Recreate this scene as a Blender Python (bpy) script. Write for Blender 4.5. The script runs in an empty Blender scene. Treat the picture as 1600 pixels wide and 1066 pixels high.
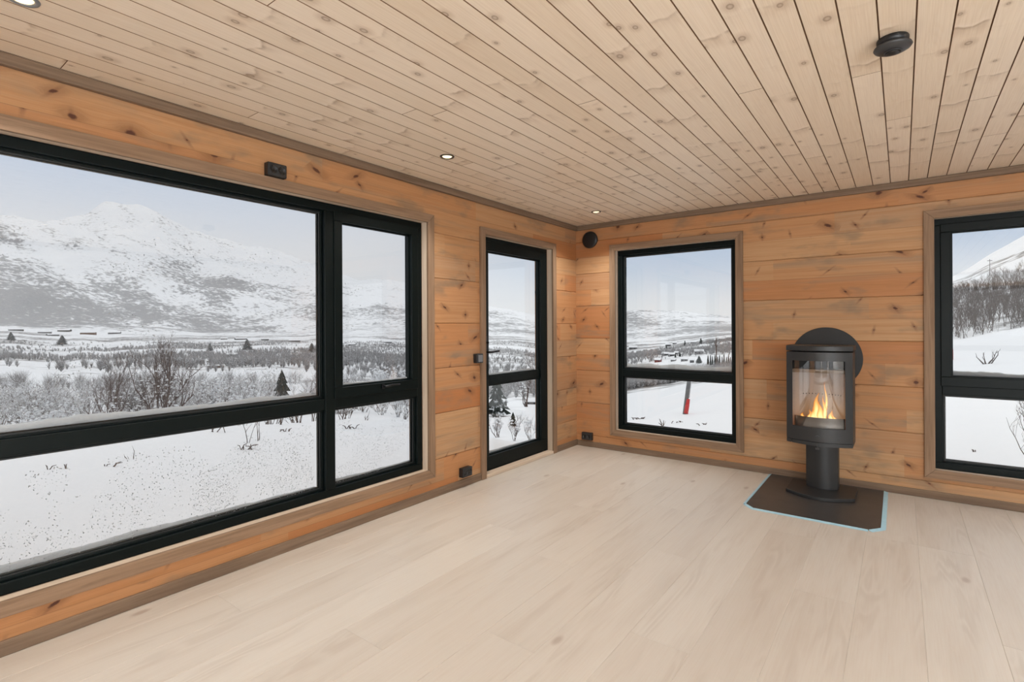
import bpy, bmesh, math, random
from math import pi, sin, cos, tan, atan, atan2, sqrt, floor, exp
from mathutils import Vector, Matrix, noise as mnoise

SC = bpy.context.scene
COL = SC.collection
random.seed(7)

# ------------------------------------------------------------------ camera
F, YAW, Y0, ROLL = 808.4, 0.6454, 511.3, 0.005
CAM = Vector((2.868, -4.988, 1.30))
FW = Vector((-sin(YAW), cos(YAW), 0)); RT = Vector((cos(YAW), sin(YAW), 0))
cd = bpy.data.cameras.new('camera'); co = bpy.data.objects.new('camera', cd); COL.objects.link(co)
cd.sensor_fit = 'HORIZONTAL'; cd.sensor_width = 36.0; cd.lens = F / 1600 * 36.0
cd.shift_y = (Y0 - 533.0) / 1600.0
cd.clip_start = 0.05; cd.clip_end = 30000
co.rotation_mode = 'QUATERNION'
co.rotation_quaternion = (Matrix.Rotation(YAW, 3, 'Z') @ Matrix.Rotation(pi/2, 3, 'X') @ Matrix.Rotation(-ROLL, 3, 'Z')).to_quaternion()
co.location = CAM
SC.camera = co

# ------------------------------------------------------------------ mesh builder
class MB:
    def __init__(s): s.v = []; s.f = []; s.sm = []
    def add(s, vs, fs, smooth=False):
        o = len(s.v); s.v += [tuple(v) for v in vs]
        for f in fs: s.f.append(tuple(i + o for i in f)); s.sm.append(smooth)
        return s
    def box(s, x0, x1, y0, y1, z0, z1):
        x0, x1 = sorted((x0, x1)); y0, y1 = sorted((y0, y1)); z0, z1 = sorted((z0, z1))
        v = [(x0,y0,z0),(x1,y0,z0),(x1,y1,z0),(x0,y1,z0),(x0,y0,z1),(x1,y0,z1),(x1,y1,z1),(x0,y1,z1)]
        return s.add(v, [(0,3,2,1),(4,5,6,7),(0,1,5,4),(1,2,6,5),(2,3,7,6),(3,0,4,7)])
    def prism(s, pts, z0, z1, smooth=False):          # pts counter-clockwise in xy
        n = len(pts)
        v = [(p[0],p[1],z0) for p in pts] + [(p[0],p[1],z1) for p in pts]
        s.add(v, [tuple(range(n-1,-1,-1)), tuple(range(n,2*n))])
        o = len(s.v) - 2*n
        for i in range(n):
            j = (i+1) % n; s.f.append((o+i,o+j,o+n+j,o+n+i)); s.sm.append(smooth)
        return s
    def lathe(s, prof, n=32, mat=None, smooth=True, cap=True):   # prof (r,h) ; axis z unless mat
        vs = []
        for r, h in prof:
            for k in range(n):
                a = 2*pi*k/n; p = Vector((r*cos(a), r*sin(a), h)); vs.append(mat @ p if mat else p)
        fs = []
        for i in range(len(prof)-1):
            for k in range(n):
                l = (k+1) % n; fs.append((i*n+k, i*n+l, (i+1)*n+l, (i+1)*n+k))
        s.add(vs, fs, smooth)
        if cap:
            o = len(s.v) - len(vs)
            s.f.append(tuple(o+k for k in range(n-1,-1,-1))); s.sm.append(False)
            m = (len(prof)-1)*n; s.f.append(tuple(o+m+k for k in range(n))); s.sm.append(False)
        return s
    def tube(s, pts, rads, n=5, smooth=True):
        pts = [Vector(p) for p in pts]; vs = []; m = len(pts)
        for i, p in enumerate(pts):
            d = (pts[min(i+1,m-1)] - pts[max(i-1,0)])
            if d.length < 1e-9: d = Vector((0,0,1))
            d.normalize()
            a = d.orthogonal().normalized() if abs(d.z) > .98 else d.cross(Vector((0,0,1))).normalized()
            b = d.cross(a)
            for k in range(n):
                t = 2*pi*k/n; vs.append(p + (a*cos(t) + b*sin(t))*rads[i])
        fs = []
        for i in range(m-1):
            for k in range(n):
                l = (k+1) % n; fs.append((i*n+k, (i+1)*n+k, (i+1)*n+l, i*n+l))
        fs.append(tuple(range(n))); fs.append(tuple((m-1)*n+k for k in range(n-1,-1,-1)))
        return s.add(vs, fs, smooth)
    def blob(s, c, r, sq=(1,1,1), rng=None):
        rng = rng or random
        v = []
        for d in ((1,0,0),(-1,0,0),(0,1,0),(0,-1,0),(0,0,1),(0,0,-1)):
            k = r*(.75+.5*rng.random()); v.append((c[0]+d[0]*k*sq[0], c[1]+d[1]*k*sq[1], c[2]+d[2]*k*sq[2]))
        return s.add(v, [(0,2,4),(2,1,4),(1,3,4),(3,0,4),(2,0,5),(1,2,5),(3,1,5),(0,3,5)], True)
    def merge(s, o, M):
        off = len(s.v); s.v += [tuple(M @ Vector(v)) for v in o.v]
        s.f += [tuple(i+off for i in f) for f in o.f]; s.sm += o.sm
        return s
    def mesh(s, name, mat):
        me = bpy.data.meshes.new(name); me.from_pydata(s.v, [], s.f)
        me.polygons.foreach_set('use_smooth', s.sm)
        me.update()
        if mat: me.materials.append(mat)
        return me
    def build(s, name, mat, parent=None, bevel=0, seg=2):
        o = bpy.data.objects.new(name, s.mesh(name, mat)); COL.objects.link(o)
        if parent: o.parent = parent
        if bevel:
            b = o.modifiers.new('bevel', 'BEVEL'); b.width = bevel; b.segments = seg; b.limit_method = 'ANGLE'; b.angle_limit = 0.7
        return o

def tag(o, label=None, cat=None, group=None, kind=None):
    if label: o['label'] = label
    if cat: o['category'] = cat
    if group: o['group'] = group
    if kind: o['kind'] = kind
    return o
def empty(name, loc, label=None, cat=None, group=None, kind=None, rz=0):
    o = bpy.data.objects.new(name, None); COL.objects.link(o); o.location = loc; o.rotation_euler = (0,0,rz)
    o.empty_display_size = .05
    return tag(o, label, cat, group, kind)
def copy_tree(o, parent=None):
    c = o.copy(); COL.objects.link(c)
    if parent: c.parent = parent
    for ch in list(o.children): copy_tree(ch, c)
    return c

# ------------------------------------------------------------------ shader helper
class NT:
    def __init__(s, name, tree=None):
        if tree is None:
            s.m = bpy.data.materials.new(name); s.m.use_nodes = True; s.t = s.m.node_tree
        else: s.m = None; s.t = tree
        s.t.nodes.clear()
    def n(s, typ, **kw):
        nd = s.t.nodes.new(typ)
        for k, v in kw.items(): setattr(nd, k, v)
        return nd
    def put(s, sock, v):
        if v is None: return
        if isinstance(v, bpy.types.NodeSocket): s.t.links.new(v, sock)
        elif isinstance(v, (tuple, list)) and len(v) == 3 and sock.type == 'RGBA': sock.default_value = (*v, 1)
        else: sock.default_value = v
    def math(s, op, a, b=None, c=None, clamp=False):
        nd = s.n('ShaderNodeMath', operation=op, use_clamp=clamp)
        for i, v in enumerate((a, b, c)): s.put(nd.inputs[i], v) if v is not None else None
        return nd.outputs[0]
    def add(s, a, b): return s.math('ADD', a, b)
    def sub(s, a, b): return s.math('SUBTRACT', a, b)
    def mul(s, a, b): return s.math('MULTIPLY', a, b)
    def mix(s, f, a, b, blend='MIX'):
        nd = s.n('ShaderNodeMix', data_type='RGBA', blend_type=blend)
        s.put(nd.inputs[0], f); s.put(nd.inputs[6], a); s.put(nd.inputs[7], b); return nd.outputs[2]
    def xyz(s, x, y, z=0.0):
        nd = s.n('ShaderNodeCombineXYZ'); s.put(nd.inputs[0], x); s.put(nd.inputs[1], y); s.put(nd.inputs[2], z); return nd.outputs[0]
    def sep(s, v):
        nd = s.n('ShaderNodeSeparateXYZ'); s.put(nd.inputs[0], v); return nd.outputs
    def obj(s): return s.n('ShaderNodeTexCoord').outputs['Object']
    def noise(s, vec, scale=1.0, detail=2.0, rough=.5, dist=0.0, dim='3D'):
        nd = s.n('ShaderNodeTexNoise', noise_dimensions=dim); s.put(nd.inputs['Vector'], vec)
        nd.inputs['Scale'].default_value = scale; nd.inputs['Detail'].default_value = detail
        nd.inputs['Roughness'].default_value = rough; nd.inputs['Distortion'].default_value = dist
        return nd.outputs[0]
    def white(s, vec):
        nd = s.n('ShaderNodeTexWhiteNoise', noise_dimensions='3D'); s.put(nd.inputs[0], vec); return nd.outputs
    def vor(s, vec, scale=1.0, rnd=1.0):
        nd = s.n('ShaderNodeTexVoronoi', voronoi_dimensions='2D'); s.put(nd.inputs['Vector'], vec)
        nd.inputs['Scale'].default_value = scale; nd.inputs['Randomness'].default_value = rnd; return nd.outputs
    def rng(s, v, a, b, c=0.0, d=1.0, smooth=True):
        nd = s.n('ShaderNodeMapRange', interpolation_type='SMOOTHSTEP' if smooth else 'LINEAR')
        s.put(nd.inputs[0], v); s.put(nd.inputs[1], a); s.put(nd.inputs[2], b); s.put(nd.inputs[3], c); s.put(nd.inputs[4], d)
        return nd.outputs[0]
    def attr(s, name): return s.n('ShaderNodeAttribute', attribute_name=name).outputs['Fac']
    def bump(s, h, strength=.2, dist=.01):
        nd = s.n('ShaderNodeBump'); nd.inputs['Strength'].default_value = strength; nd.inputs['Distance'].default_value = dist
        s.put(nd.inputs['Height'], h); return nd.outputs[0]
    def surf(s, col, rough=.5, metal=0.0, normal=None, spec=.5, emit=None, estr=0.0):
        b = s.n('ShaderNodeBsdfPrincipled'); s.put(b.inputs['Base Color'], col); s.put(b.inputs['Roughness'], rough)
        s.put(b.inputs['Metallic'], metal); s.put(b.inputs['Specular IOR Level'], spec)
        if normal is not None: s.put(b.inputs['Normal'], normal)
        if emit is not None: s.put(b.inputs['Emission Color'], emit); s.put(b.inputs['Emission Strength'], estr)
        return s.out(b.outputs[0])
    def out(s, sh):
        o = s.n('ShaderNodeOutputMaterial'); s.t.links.new(sh, o.inputs[0]); return s.m

def plain(name, col, rough=.5, metal=0.0, spec=.5, var=.08, nscale=30):
    t = NT(name); nz = t.noise(t.obj(), nscale, 3)
    c = t.mix(nz, tuple(x*(1-var) for x in col), tuple(x*(1+var) for x in col))
    return t.surf(c, rough, metal, spec=spec)

# log wall: along = x + y, z courses of .35 made of two glued lamellas
def mat_logwall(name, z0):
    t = NT(name); x, y, z = t.sep(t.obj()); u = t.add(x, y)
    zz = t.sub(z, z0); lam = t.math('FLOOR', t.math('DIVIDE', zz, .175))
    r1 = t.white(t.xyz(lam, 3.1, z0))[0]
    seg = t.math('FLOOR', t.math('DIVIDE', t.add(u, t.mul(r1, 9.0)), 1.45))
    rr = t.white(t.xyz(lam, seg, z0 + 1)); ra, rcol = rr[0], rr[1]; rb = t.sep(rcol)[1]
    # knots
    kv = t.add(z, 5.0); vec = t.xyz(t.math('DIVIDE', t.add(u, t.mul(lam, .37)), .25), t.math('DIVIDE', kv, .135))
    vo = t.vor(vec, 1.0, .9); pos = vo['Position']; kc = t.sep(vo['Color'])
    vs = t.sep(vec); ps = t.sep(pos)
    dx = t.mul(t.sub(vs[0], ps[0]), .25); dz = t.mul(t.sub(vs[1], ps[1]), .135)
    skew = t.mul(t.sub(kc[1], .5), 1.6)
    dx2 = t.add(t.mul(dx, .62), t.mul(dz, skew))
    d = t.math('SQRT', t.add(t.mul(dx2, dx2), t.mul(t.mul(dz, dz), .8)))
    d = t.add(d, t.mul(t.sub(t.noise(t.xyz(u, z), 90, 2), .5), .008))
    has = t.math('GREATER_THAN', kc[0], .60)
    rk = t.add(.003, t.mul(t.math('POWER', kc[2], 2.0), .015))
    core = t.mul(has, t.rng(d, rk, t.mul(rk, .45)))
    halo = t.mul(has, t.rng(d, t.mul(rk, 4.0), t.mul(rk, .8)))
    # grain, pushed aside round the knots
    push = t.mul(t.mul(halo, dz), 1.2)
    zg = t.sub(z, push)
    g1 = t.noise(t.xyz(t.mul(u, 1.3), t.mul(zg, 55), ra), 1.0, 4, .6, .4)
    g2 = t.noise(t.xyz(t.mul(u, 5), t.mul(zg, 330), ra), 1.0, 2)
    st = t.noise(t.xyz(t.mul(u, .7), t.mul(zg, 8), t.mul(ra, 30)), 1.0, 4, .6, .8)
    base = t.mix(ra, (.48, .222, .094), (.525, .322, .172))
    base = t.mix(t.mul(t.rng(rb, .72, .98), .55), base, (.39, .265, .17)); base = t.mix(t.mul(t.rng(rb, .30, .05), .6), base, (.42, .150, .052))
    base = t.mix(t.rng(g1, .35, .75, 0, .55), base, (.39, .180, .070), 'MIX')
    base = t.mix(t.rng(st, .50, .74, 0, .62), base, (.27, .21, .15))
    base = t.mix(t.rng(g2, .3, .7, 0, .16), base, (.18, .085, .035))
    # greyish stain below the knots and along some courses
    s2 = t.noise(t.xyz(t.mul(u, 3.2), t.mul(z, 7), 4.4), 1.0, 3, .55)
    base = t.mix(t.rng(s2, .55, .74, 0, .50), base, (.17, .145, .11))
    wg = t.mul(has, t.mul(t.rng(t.math('ABSOLUTE', t.add(t.mul(dx, .9), t.mul(dz, t.mul(skew, 1.5)))), .013, .002), t.rng(t.math('ABSOLUTE', dz), .055, .008)))
    base = t.mix(t.mul(wg, .55), base, (.21, .105, .06))
    base = t.mix(t.mul(halo, .5), base, (.20, .09, .042))
    base = t.mix(t.mul(core, .92), base, (.075, .026, .016))
    # thin glue line between the lamellas
    fz = t.math('FRACT', t.math('DIVIDE', zz, .175)); gl = t.math('LESS_THAN', t.math('ABSOLUTE', t.sub(fz, .5)), .4915)
    base = t.mix(t.mul(t.math('SUBTRACT', 1.0, gl), .35), base, (.12, .06, .03))
    nrm = t.bump(t.add(g1, t.mul(g2, .4)), .12, .004)
    return t.surf(base, .55, spec=.25, normal=nrm)

def mat_trim(name, c0=(.205, .128, .078), c1=(.30, .195, .125), axis_scale=(3, 3, 3)):
    t = NT(name); x, y, z = t.sep(t.obj()); geo = t.n('ShaderNodeNewGeometry')
    # grain runs along the board: two stretched noises, chosen by which coordinate the board follows
    v = t.n('ShaderNodeVectorMath', operation='MULTIPLY'); t.put(v.inputs[0], t.obj()); v.inputs[1].default_value = axis_scale
    g = t.noise(v.outputs[0], 1.0, 5, .6, .5)
    g2 = t.noise(v.outputs[0], .22, 3, .5)
    c = t.mix(t.rng(g, .3, .7), c0, c1); c = t.mix(t.rng(g2, .5, .8, 0, .45), c, tuple(a*.62 for a in c0))
    return t.surf(c, .6, spec=.25, normal=t.bump(g, .15, .004))

def mat_ceiling():
    t = NT('pine_ceiling_board'); x, y, z = t.sep(t.obj()); b = t.attr('rnd'); xl = t.attr('across')
    w = t.add(y, t.mul(b, 37.0))
    wr = t.noise(t.xyz(t.mul(x, 14), t.mul(w, 3), b), 1.0, 2)
    # whorls: every .3 - .5 m a row of knots with a brown sweep running out from it
    wa = t.add(w, t.add(t.mul(t.math('ABSOLUTE', t.sub(xl, .5)), .035), t.mul(wr, .07)))
    q = t.math('DIVIDE', wa, .44); qi = t.math('FLOOR', q); rj = t.white(t.xyz(qi, b, 2.2))
    jit = rj[0]; f = t.sub(t.math('FRACT', q), t.add(.15, t.mul(jit, .5)))
    up = t.mul(t.rng(f, -.03, .0), t.rng(f, .26, .0))
    mask = t.mul(t.rng(t.noise(t.xyz(t.mul(x, 22), t.mul(w, 6), 3.0), 1.0, 2), .32, .62), t.rng(t.sep(rj[1])[0], .25, .8))
    sweep = t.mul(up, mask)
    edge = t.mul(t.mul(t.rng(f, -.012, .004), t.rng(f, .05, .004)), mask)
    pale = t.mul(t.mul(t.rng(f, -.11, -.015), t.rng(f, -.0, -.015)), mask)
    # knots
    vec = t.xyz(t.math('DIVIDE', w, .24), t.add(t.mul(xl, 1.0), t.mul(b, 91.0)))
    vo = t.vor(vec, 1.0, .75); kc = t.sep(vo['Color']); vs = t.sep(vec); ps = t.sep(vo['Position'])
    dx = t.mul(t.sub(vs[0], ps[0]), .24); dz = t.mul(t.sub(vs[1], ps[1]), .111)
    d = t.math('SQRT', t.add(t.mul(t.mul(dx, dx), .5), t.mul(dz, dz)))
    has = t.math('GREATER_THAN', kc[0], .62); rk = t.add(.004, t.mul(kc[2], .009))
    ring = t.mul(has, t.mul(t.rng(d, t.mul(rk, 1.25), t.mul(rk, .9)), t.rng(d, t.mul(rk, .3), t.mul(rk, .85), .35, 1)))
    halo = t.mul(has, t.rng(d, t.mul(rk, 3.6), t.mul(rk, .8)))
    # cathedral growth rings
    rg = t.noise(t.xyz(t.mul(w, .55), t.mul(t.add(xl, t.mul(b, 31)), 1.25), b), 1.0, 2, .4, .25)
    rg = t.add(rg, t.mul(t.mul(halo, .05), kc[1]))
    ln = t.math('FRACT', t.mul(rg, 26.0)); ln = t.mul(t.rng(ln, .0, .65), t.rng(ln, 1.0, .8))
    fine = t.noise(t.xyz(t.mul(w, 4), t.mul(x, 320), b), 1.0, 2)
    c = t.mix(b, (.745, .625, .485), (.825, .715, .585))
    c = t.mix(t.mul(ln, .20), c, (.85, .76, .65))
    c = t.mix(t.rng(fine, .35, .7, 0, .16), c, (.42, .285, .18))
    c = t.mix(t.mul(pale, .4), c, (.86, .78, .68))
    c = t.mix(t.mul(sweep, .46), c, (.44, .315, .21))
    c = t.mix(t.mul(edge, .48), c, (.28, .18, .11))
    c = t.mix(t.mul(halo, .35), c, (.36, .235, .145))
    c = t.mix(t.mul(ring, .6), c, (.21, .135, .085))
    return t.surf(c, .5, spec=.3, normal=t.bump(t.add(ln, fine), .05, .003))

def mat_floor():
    t = NT('pale_oak_plank'); x, y, z = t.sep(t.obj()); b = t.attr('rnd'); xl = t.attr('across')
    w = t.add(y, t.mul(b, 53.0))
    rg = t.noise(t.xyz(t.mul(w, .8), t.mul(t.add(xl, t.mul(b, 17)), 1.6), b), 1.0, 2, .5, .3)
    ln = t.math('FRACT', t.mul(rg, 14.0)); ln = t.mul(t.rng(ln, 0, .5), t.rng(ln, 1, .7))
    msk = t.rng(t.noise(t.xyz(t.mul(w, 1.4), t.mul(xl, 2.2), t.mul(b, 9)), 1.0, 2), .52, .68)
    fine = t.noise(t.xyz(t.mul(w, 5), t.mul(x, 170), b), 1.0, 3, .6)
    cl = t.noise(t.xyz(t.mul(w, 1.1), t.mul(x, 9), b), 1.0, 3, .55)
    c = t.mix(b, (.565, .515, .455), (.605, .56, .50))
    c = t.mix(t.rng(cl, .45, .78, 0, .38), c, (.45, .385, .32))
    c = t.mix(t.mul(t.mul(ln, msk), .22), c, (.36, .295, .24))
    c = t.mix(t.rng(fine, .35, .75, 0, .16), c, (.47, .35, .27))
    vo = t.vor(t.xyz(t.math('DIVIDE', w, .9), t.add(t.mul(xl, .6), t.mul(b, 40))), 1.0, 1.0); kc = t.sep(vo['Color'])
    kd = vo['Distance']; k = t.mul(t.math('GREATER_THAN', kc[0], .6), t.rng(kd, .06, .015))
    c = t.mix(t.mul(k, .55), c, (.30, .215, .165))
    return t.surf(c, t.add(.36, t.mul(fine, .1)), spec=.35, normal=t.bump(fine, .03, .002))

M = {}
M['wall_l'] = mat_logwall('log_wall_left', .282 - .35)
M['wall_b'] = mat_logwall('log_wall_back', .475 - .35)
M['trim_y'] = mat_trim('stained_trim_y', axis_scale=(60, 2.2, 60))
M['trim_x'] = mat_trim('stained_trim_x', axis_scale=(2.2, 60, 60))
M['trim_z'] = mat_trim('stained_trim_z', axis_scale=(60, 60, 2.2))
M['base_y'] = mat_trim('dark_trim_y', (.155, .103, .068), (.225, .155, .105), (60, 2.2, 60))
M['base_x'] = mat_trim('dark_trim_x', (.155, .103, .068), (.225, .155, .105), (2.2, 60, 60))
M['lin_y'] = mat_trim('daylit_lining_y', (.60, .48, .37), (.70, .58, .46), (60, 2.2, 60))  # linings: same stain as the trim, window light painted in as paler tone
M['lin_x'] = mat_trim('daylit_lining_x', (.60, .48, .37), (.70, .58, .46), (2.2, 60, 60))
M['lin_z'] = mat_trim('daylit_lining_z', (.60, .48, .37), (.70, .58, .46), (60, 60, 2.2))
M['ceil'] = mat_ceiling(); M['floor'] = mat_floor()
M['bounce'] = plain('pale_bounce_boards', (.66, .68, .70), .6, var=.03)  # unseen walls coloured pale to keep the bounced light neutral
M['groove'] = plain('dark_groove', (.22, .125, .065), .8)
M['fgroove'] = plain('plank_gap', (.07, .05, .038), .8)
M['frame'] = plain('dark_green_frame_paint', (.0022, .0052, .0052), .42, spec=.16)
M['gasket'] = plain('rubber_gasket', (.012, .014, .014), .5)
M['black'] = plain('black_plastic', (.010, .010, .011), .42)
M['charcoal'] = plain('charcoal_plastic', (.030, .031, .033), .4)
M['greyplast'] = plain('grey_switch_plastic', (.16, .17, .185), .35)
M['brass'] = plain('contact_metal', (.16, .145, .12), .4, 1.0)
M['stove'] = plain('stove_paint', (.017, .0175, .0185), .46, spec=.55, nscale=300)
M['stoved'] = plain('stove_dark', (.010, .010, .0105), .5)
M['plug'] = plain('slab', (.2, .2, .2), .9)
M['handle'] = plain('handle_metal', (.02, .02, .022), .3, .6)
M['chrome'] = plain('brushed_metal', (.42, .42, .42), .28, 1.0)

def mat_glass(name, tint=(.985, .99, .99), ior=1.5, rough=0.0, gain=1.0):
    t = NT(name); tr = t.n('ShaderNodeBsdfTransparent'); t.put(tr.inputs[0], tint)
    gl = t.n('ShaderNodeBsdfGlossy'); gl.inputs['Roughness'].default_value = rough; t.put(gl.inputs[0], (1, 1, 1))
    lw = t.n('ShaderNodeLayerWeight'); lw.inputs[0].default_value = .5; f0 = ((ior-1)/(ior+1))**2
    fr = t.add(f0, t.mul(t.math('POWER', lw.outputs['Facing'], 5.0), 1-f0))
    nz = t.noise(t.obj(), 2.0, 1); f = t.mul(fr, t.add(gain*.97, t.mul(nz, .06)))
    mx = t.n('ShaderNodeMixShader'); t.t.links.new(f, mx.inputs[0]); t.t.links.new(tr.outputs[0], mx.inputs[1]); t.t.links.new(gl.outputs[0], mx.inputs[2])
    return t.out(mx.outputs[0])
M['glass'] = mat_glass('window_glass')
M['dimglass'] = mat_glass('dimmed_view_glass', (.925, .93, .935))  # tint puts dimmer outdoor light into the left window panes
M['sglass'] = mat_glass('stove_glass', (.93, .92, .91), 1.52, 0.0, 1.7)
def mat_emit(name, col, s):
    t = NT(name); e = t.n('ShaderNodeEmission'); nz = t.noise(t.obj(), 20, 1); c = t.mix(nz, tuple(x*.97 for x in col), col)
    t.put(e.inputs[0], c); e.inputs[1].default_value = s; return t.out(e.outputs[0])
M['lamp'] = mat_emit('warm_lamp_lens', (1.0, .74, .42), 2.6)
def mat_snow(name, col=(.86, .865, .875), sc=6.0, st=.25, dist=.05):
    t = NT(name); o = t.obj(); a = t.noise(o, sc, 4, .55); b = t.noise(o, sc*.12, 3, .5)
    c = t.mix(a, tuple(k*.97 for k in col), col)
    return t.surf(c, .75, spec=.15, normal=t.bump(t.add(a, t.mul(b, 2)), st, dist))
M['snow'] = mat_snow('fresh_snow')
M['ledgesnow'] = mat_snow('shaded_ledge_snow', (.50, .53, .56), 60, .5, .006)  # grey carries the shade on the room side of the ledge snow
M['ice'] = plain('ice_grain', (.62, .65, .68), .25)
M['bark'] = plain('birch_bark', (.075, .050, .042), .8, var=.4, nscale=14)
M['barkred'] = plain('reddish_bark', (.088, .048, .036), .8, var=.4, nscale=14)
def mat_frost():
    t = NT('frosted_twigs'); n = t.noise(t.obj(), 5, 3, .6); c = t.mix(t.rng(n, .42, .56), (.21, .18, .165), (.80, .81, .82)); return t.surf(c, .9, spec=.1)
M['barkgrey'] = mat_frost()
M['barkfar'] = plain('hill_birch_twigs', (.165, .135, .118), .85, var=.45, nscale=.25)
M['spruce'] = plain('spruce_needles', (.035, .042, .036), .85, var=.4, nscale=3)
M['red'] = plain('red_pad', (.55, .012, .016), .5)
M['post'] = plain('grey_post', (.13, .13, .13), .6)

# ------------------------------------------------------------------ wall builder (s along wall, d outwards, z up)
THK = .22
def wall(name, mp, s0, s1, joints, holes, mat, z1=2.42, z0=-.02):
    """mp(s,d,z) -> point ; holes (sa,sb,za,zb). Room face has V grooves at the joints."""
    ss = sorted({s0, s1} | {h[0] for h in holes} | {h[1] for h in holes})
    prof = [(z0, 0)]
    for j in joints:
        if z0 < j < z1: prof += [(j-.0055, 0), (j, .006), (j+.0055, 0)]
    prof.append((z1, 0))
    def dep(z):
        for (a, da), (b, db) in zip(prof, prof[1:]):
            if a <= z <= b: return da + (db-da)*(z-a)/max(1e-9, b-a)
        return 0
    mb = MB()
    def quad(a, b, c, d): mb.add([mp(*a), mp(*b), mp(*c), mp(*d)], [(0,1,2,3)])
    for sa, sb in zip(ss, ss[1:]):
        sm = (sa+sb)/2; hs = sorted([(h[2], h[3]) for h in holes if h[0] < sm < h[1]])
        spans = []; z = z0
        for a, b in hs:
            if a > z: spans.append((z, a))
            z = b
        if z < z1: spans.append((z, z1))
        for a, b in spans:
            zs = sorted({a, b} | {p[0] for p in prof if a < p[0] < b})
            for p, q in zip(zs, zs[1:]):
                quad((sa, dep(p), p), (sb, dep(p), p), (sb, dep(q), q), (sa, dep(q), q))
            quad((sb, THK, a), (sa, THK, a), (sa, THK, b), (sb, THK, b))
    for sa, sb, za, zb in holes:
        for (p, q) in (((sa, za), (sb, za)), ((sb, za), (sb, zb)), ((sb, zb), (sa, zb)), ((sa, zb), (sa, za))):
            if abs(p[1]-z0) < .03 and abs(q[1]-z0) < .03: continue
            quad((p[0], 0, p[1]), (q[0], 0, q[1]), (q[0], THK, q[1]), (p[0], THK, p[1]))
    for s in (s0, s1): quad((s, 0, z0), (s, THK, z0), (s, THK, z1), (s, 0, z1))
    quad((s0, 0, z1), (s1, 0, z1), (s1, THK, z1), (s0, THK, z1)); quad((s0, 0, z0), (s1, 0, z0), (s1, THK, z0), (s0, THK, z0))
    o = mb.build(name, mat); o['kind'] = 'structure'
    return o

mpL = lambda s, d, z: (-d, s, z)
mpB = lambda s, d, z: (s, d, z)
RX, RY = 5.6, -9.2
mpR = lambda s, d, z: (RX + d, s, z)
mpK = lambda s, d, z: (s, RY - d, z)
def sbox(mb, mp, s0, s1, d0, d1, z0, z1):
    a = mp(s0, d0, z0); b = mp(s1, d1, z1); return mb.box(a[0], b[0], a[1], b[1], a[2], b[2])

JL = [.282 + .35*k for k in range(-1, 7)]
JB = [.125 + .35*k for k in range(-1, 8)]
# openings (structural hole slightly larger than lining)
W1 = (-5.30, -2.249, .220, 2.095); D1 = (-1.575, -.500, -.02, 2.095)
W2 = (.475, 1.665, .220, 2.095); W3 = (3.065, 4.20, .220, 2.095)
RW = [(-8.7, -5.7, .22, 2.095)]
KW = [(.5, 2.6, .22, 2.095), (3.2, 5.1, .22, 2.095)]
g = .016
def hole(w, door=False): return (w[0]-g, w[1]+g, (w[2] if door else w[2]-g), w[3]+g)
wall('wall_left', mpL, RY-.22, 0.0, JL, [hole(W1), hole(D1, True)], M['wall_l'])
wall('wall_back', mpB, -.22, RX+.22, JB, [hole(W2), hole(W3)], M['wall_b'])
wall('wall_right', mpR, RY-.22, 0.0, JL, [hole(w) for w in RW], M['bounce'])
wall('wall_rear', mpK, 0.0, RX, JB, [hole(w) for w in KW], M['bounce'])

# ------------------------------------------------------------------ floor and ceiling (boards as one mesh each, gaps modelled)
def boards(name, mat, gmat, z, down, x_off, wid, x0, x1, y0, y1, gap, dep, cuts):
    mb = MB(); rnd = []; acr = []
    sg = -1 if down else 1
    k = floor((x0-x_off)/wid)
    while x_off + k*wid < x1:
        a, b = max(x0, x_off+k*wid), min(x1, x_off+(k+1)*wid)
        if b - a > .003:
            ys = [y0] + sorted(c for c in cuts(k) if y0 < c < y1) + [y1]
            for p, q in zip(ys, ys[1:]):
                r = random.random(); h = gap/2; zz = z - sg*dep
                A, B, P, Q = a+h, b-h, p+h*.6, q-h*.6
                vs = [(A,P,z),(B,P,z),(B,Q,z),(A,Q,z),(a,p,zz),(b,p,zz),(b,q,zz),(a,q,zz)]
                fs = [(0,1,2,3),(4,5,1,0),(5,6,2,1),(6,7,3,2),(7,4,0,3)]
                if down: fs = [tuple(reversed(f)) for f in fs]
                mb.add(vs, fs)
                for f in fs:
                    for i in f:
                        rnd.append(r); acr.append((vs[i][0]-(x_off+k*wid))/wid)
        k += 1
    me = mb.mesh(name, mat)
    for nm, arr in (('rnd', rnd), ('across', acr)):
        at = me.attributes.new(nm, 'FLOAT', 'CORNER'); at.data.foreach_set('value', arr)
    if down:
        me.materials.append(gmat); me.polygons.foreach_set('material_index', [0 if i % 5 == 0 else 1 for i in range(len(me.polygons))])
    o = bpy.data.objects.new(name, me); COL.objects.link(o); o['kind'] = 'structure'
    sl = MB(); zz = z - sg*(dep + .0005)
    sl.box(x0-.22, x1+.22, y0-.22, y1+.22, zz, zz - sg*.22)
    sl.build('underlay' if not down else 'slab', gmat, o)
    return o
FC = {6: -2.09, 7: -2.93, 9: -2.11, 11: -1.11, 12: -2.12, 8: -3.3, 10: -3.05, 5: -1.35, 4: -2.55, 3: -1.7, 2: -2.35, 1: -3.05, 0: -1.9}
def fcuts(k):
    b = FC.get(k, -(k*.73 % 1.9)); return [b + 1.94*j for j in range(-6, 4)]
rc = random.Random(3)
CC = {k: rc.random()*4.2 for k in range(-1, 60)}
def ccuts(k): return [-CC.get(k, 1.0) - 4.2*j + 2.1 for j in range(-1, 4)]
boards('floor', M['floor'], M['fgroove'], 0.0, False, .19, .25, 0, RX, RY, 0, .0032, .0016, fcuts)
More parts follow.
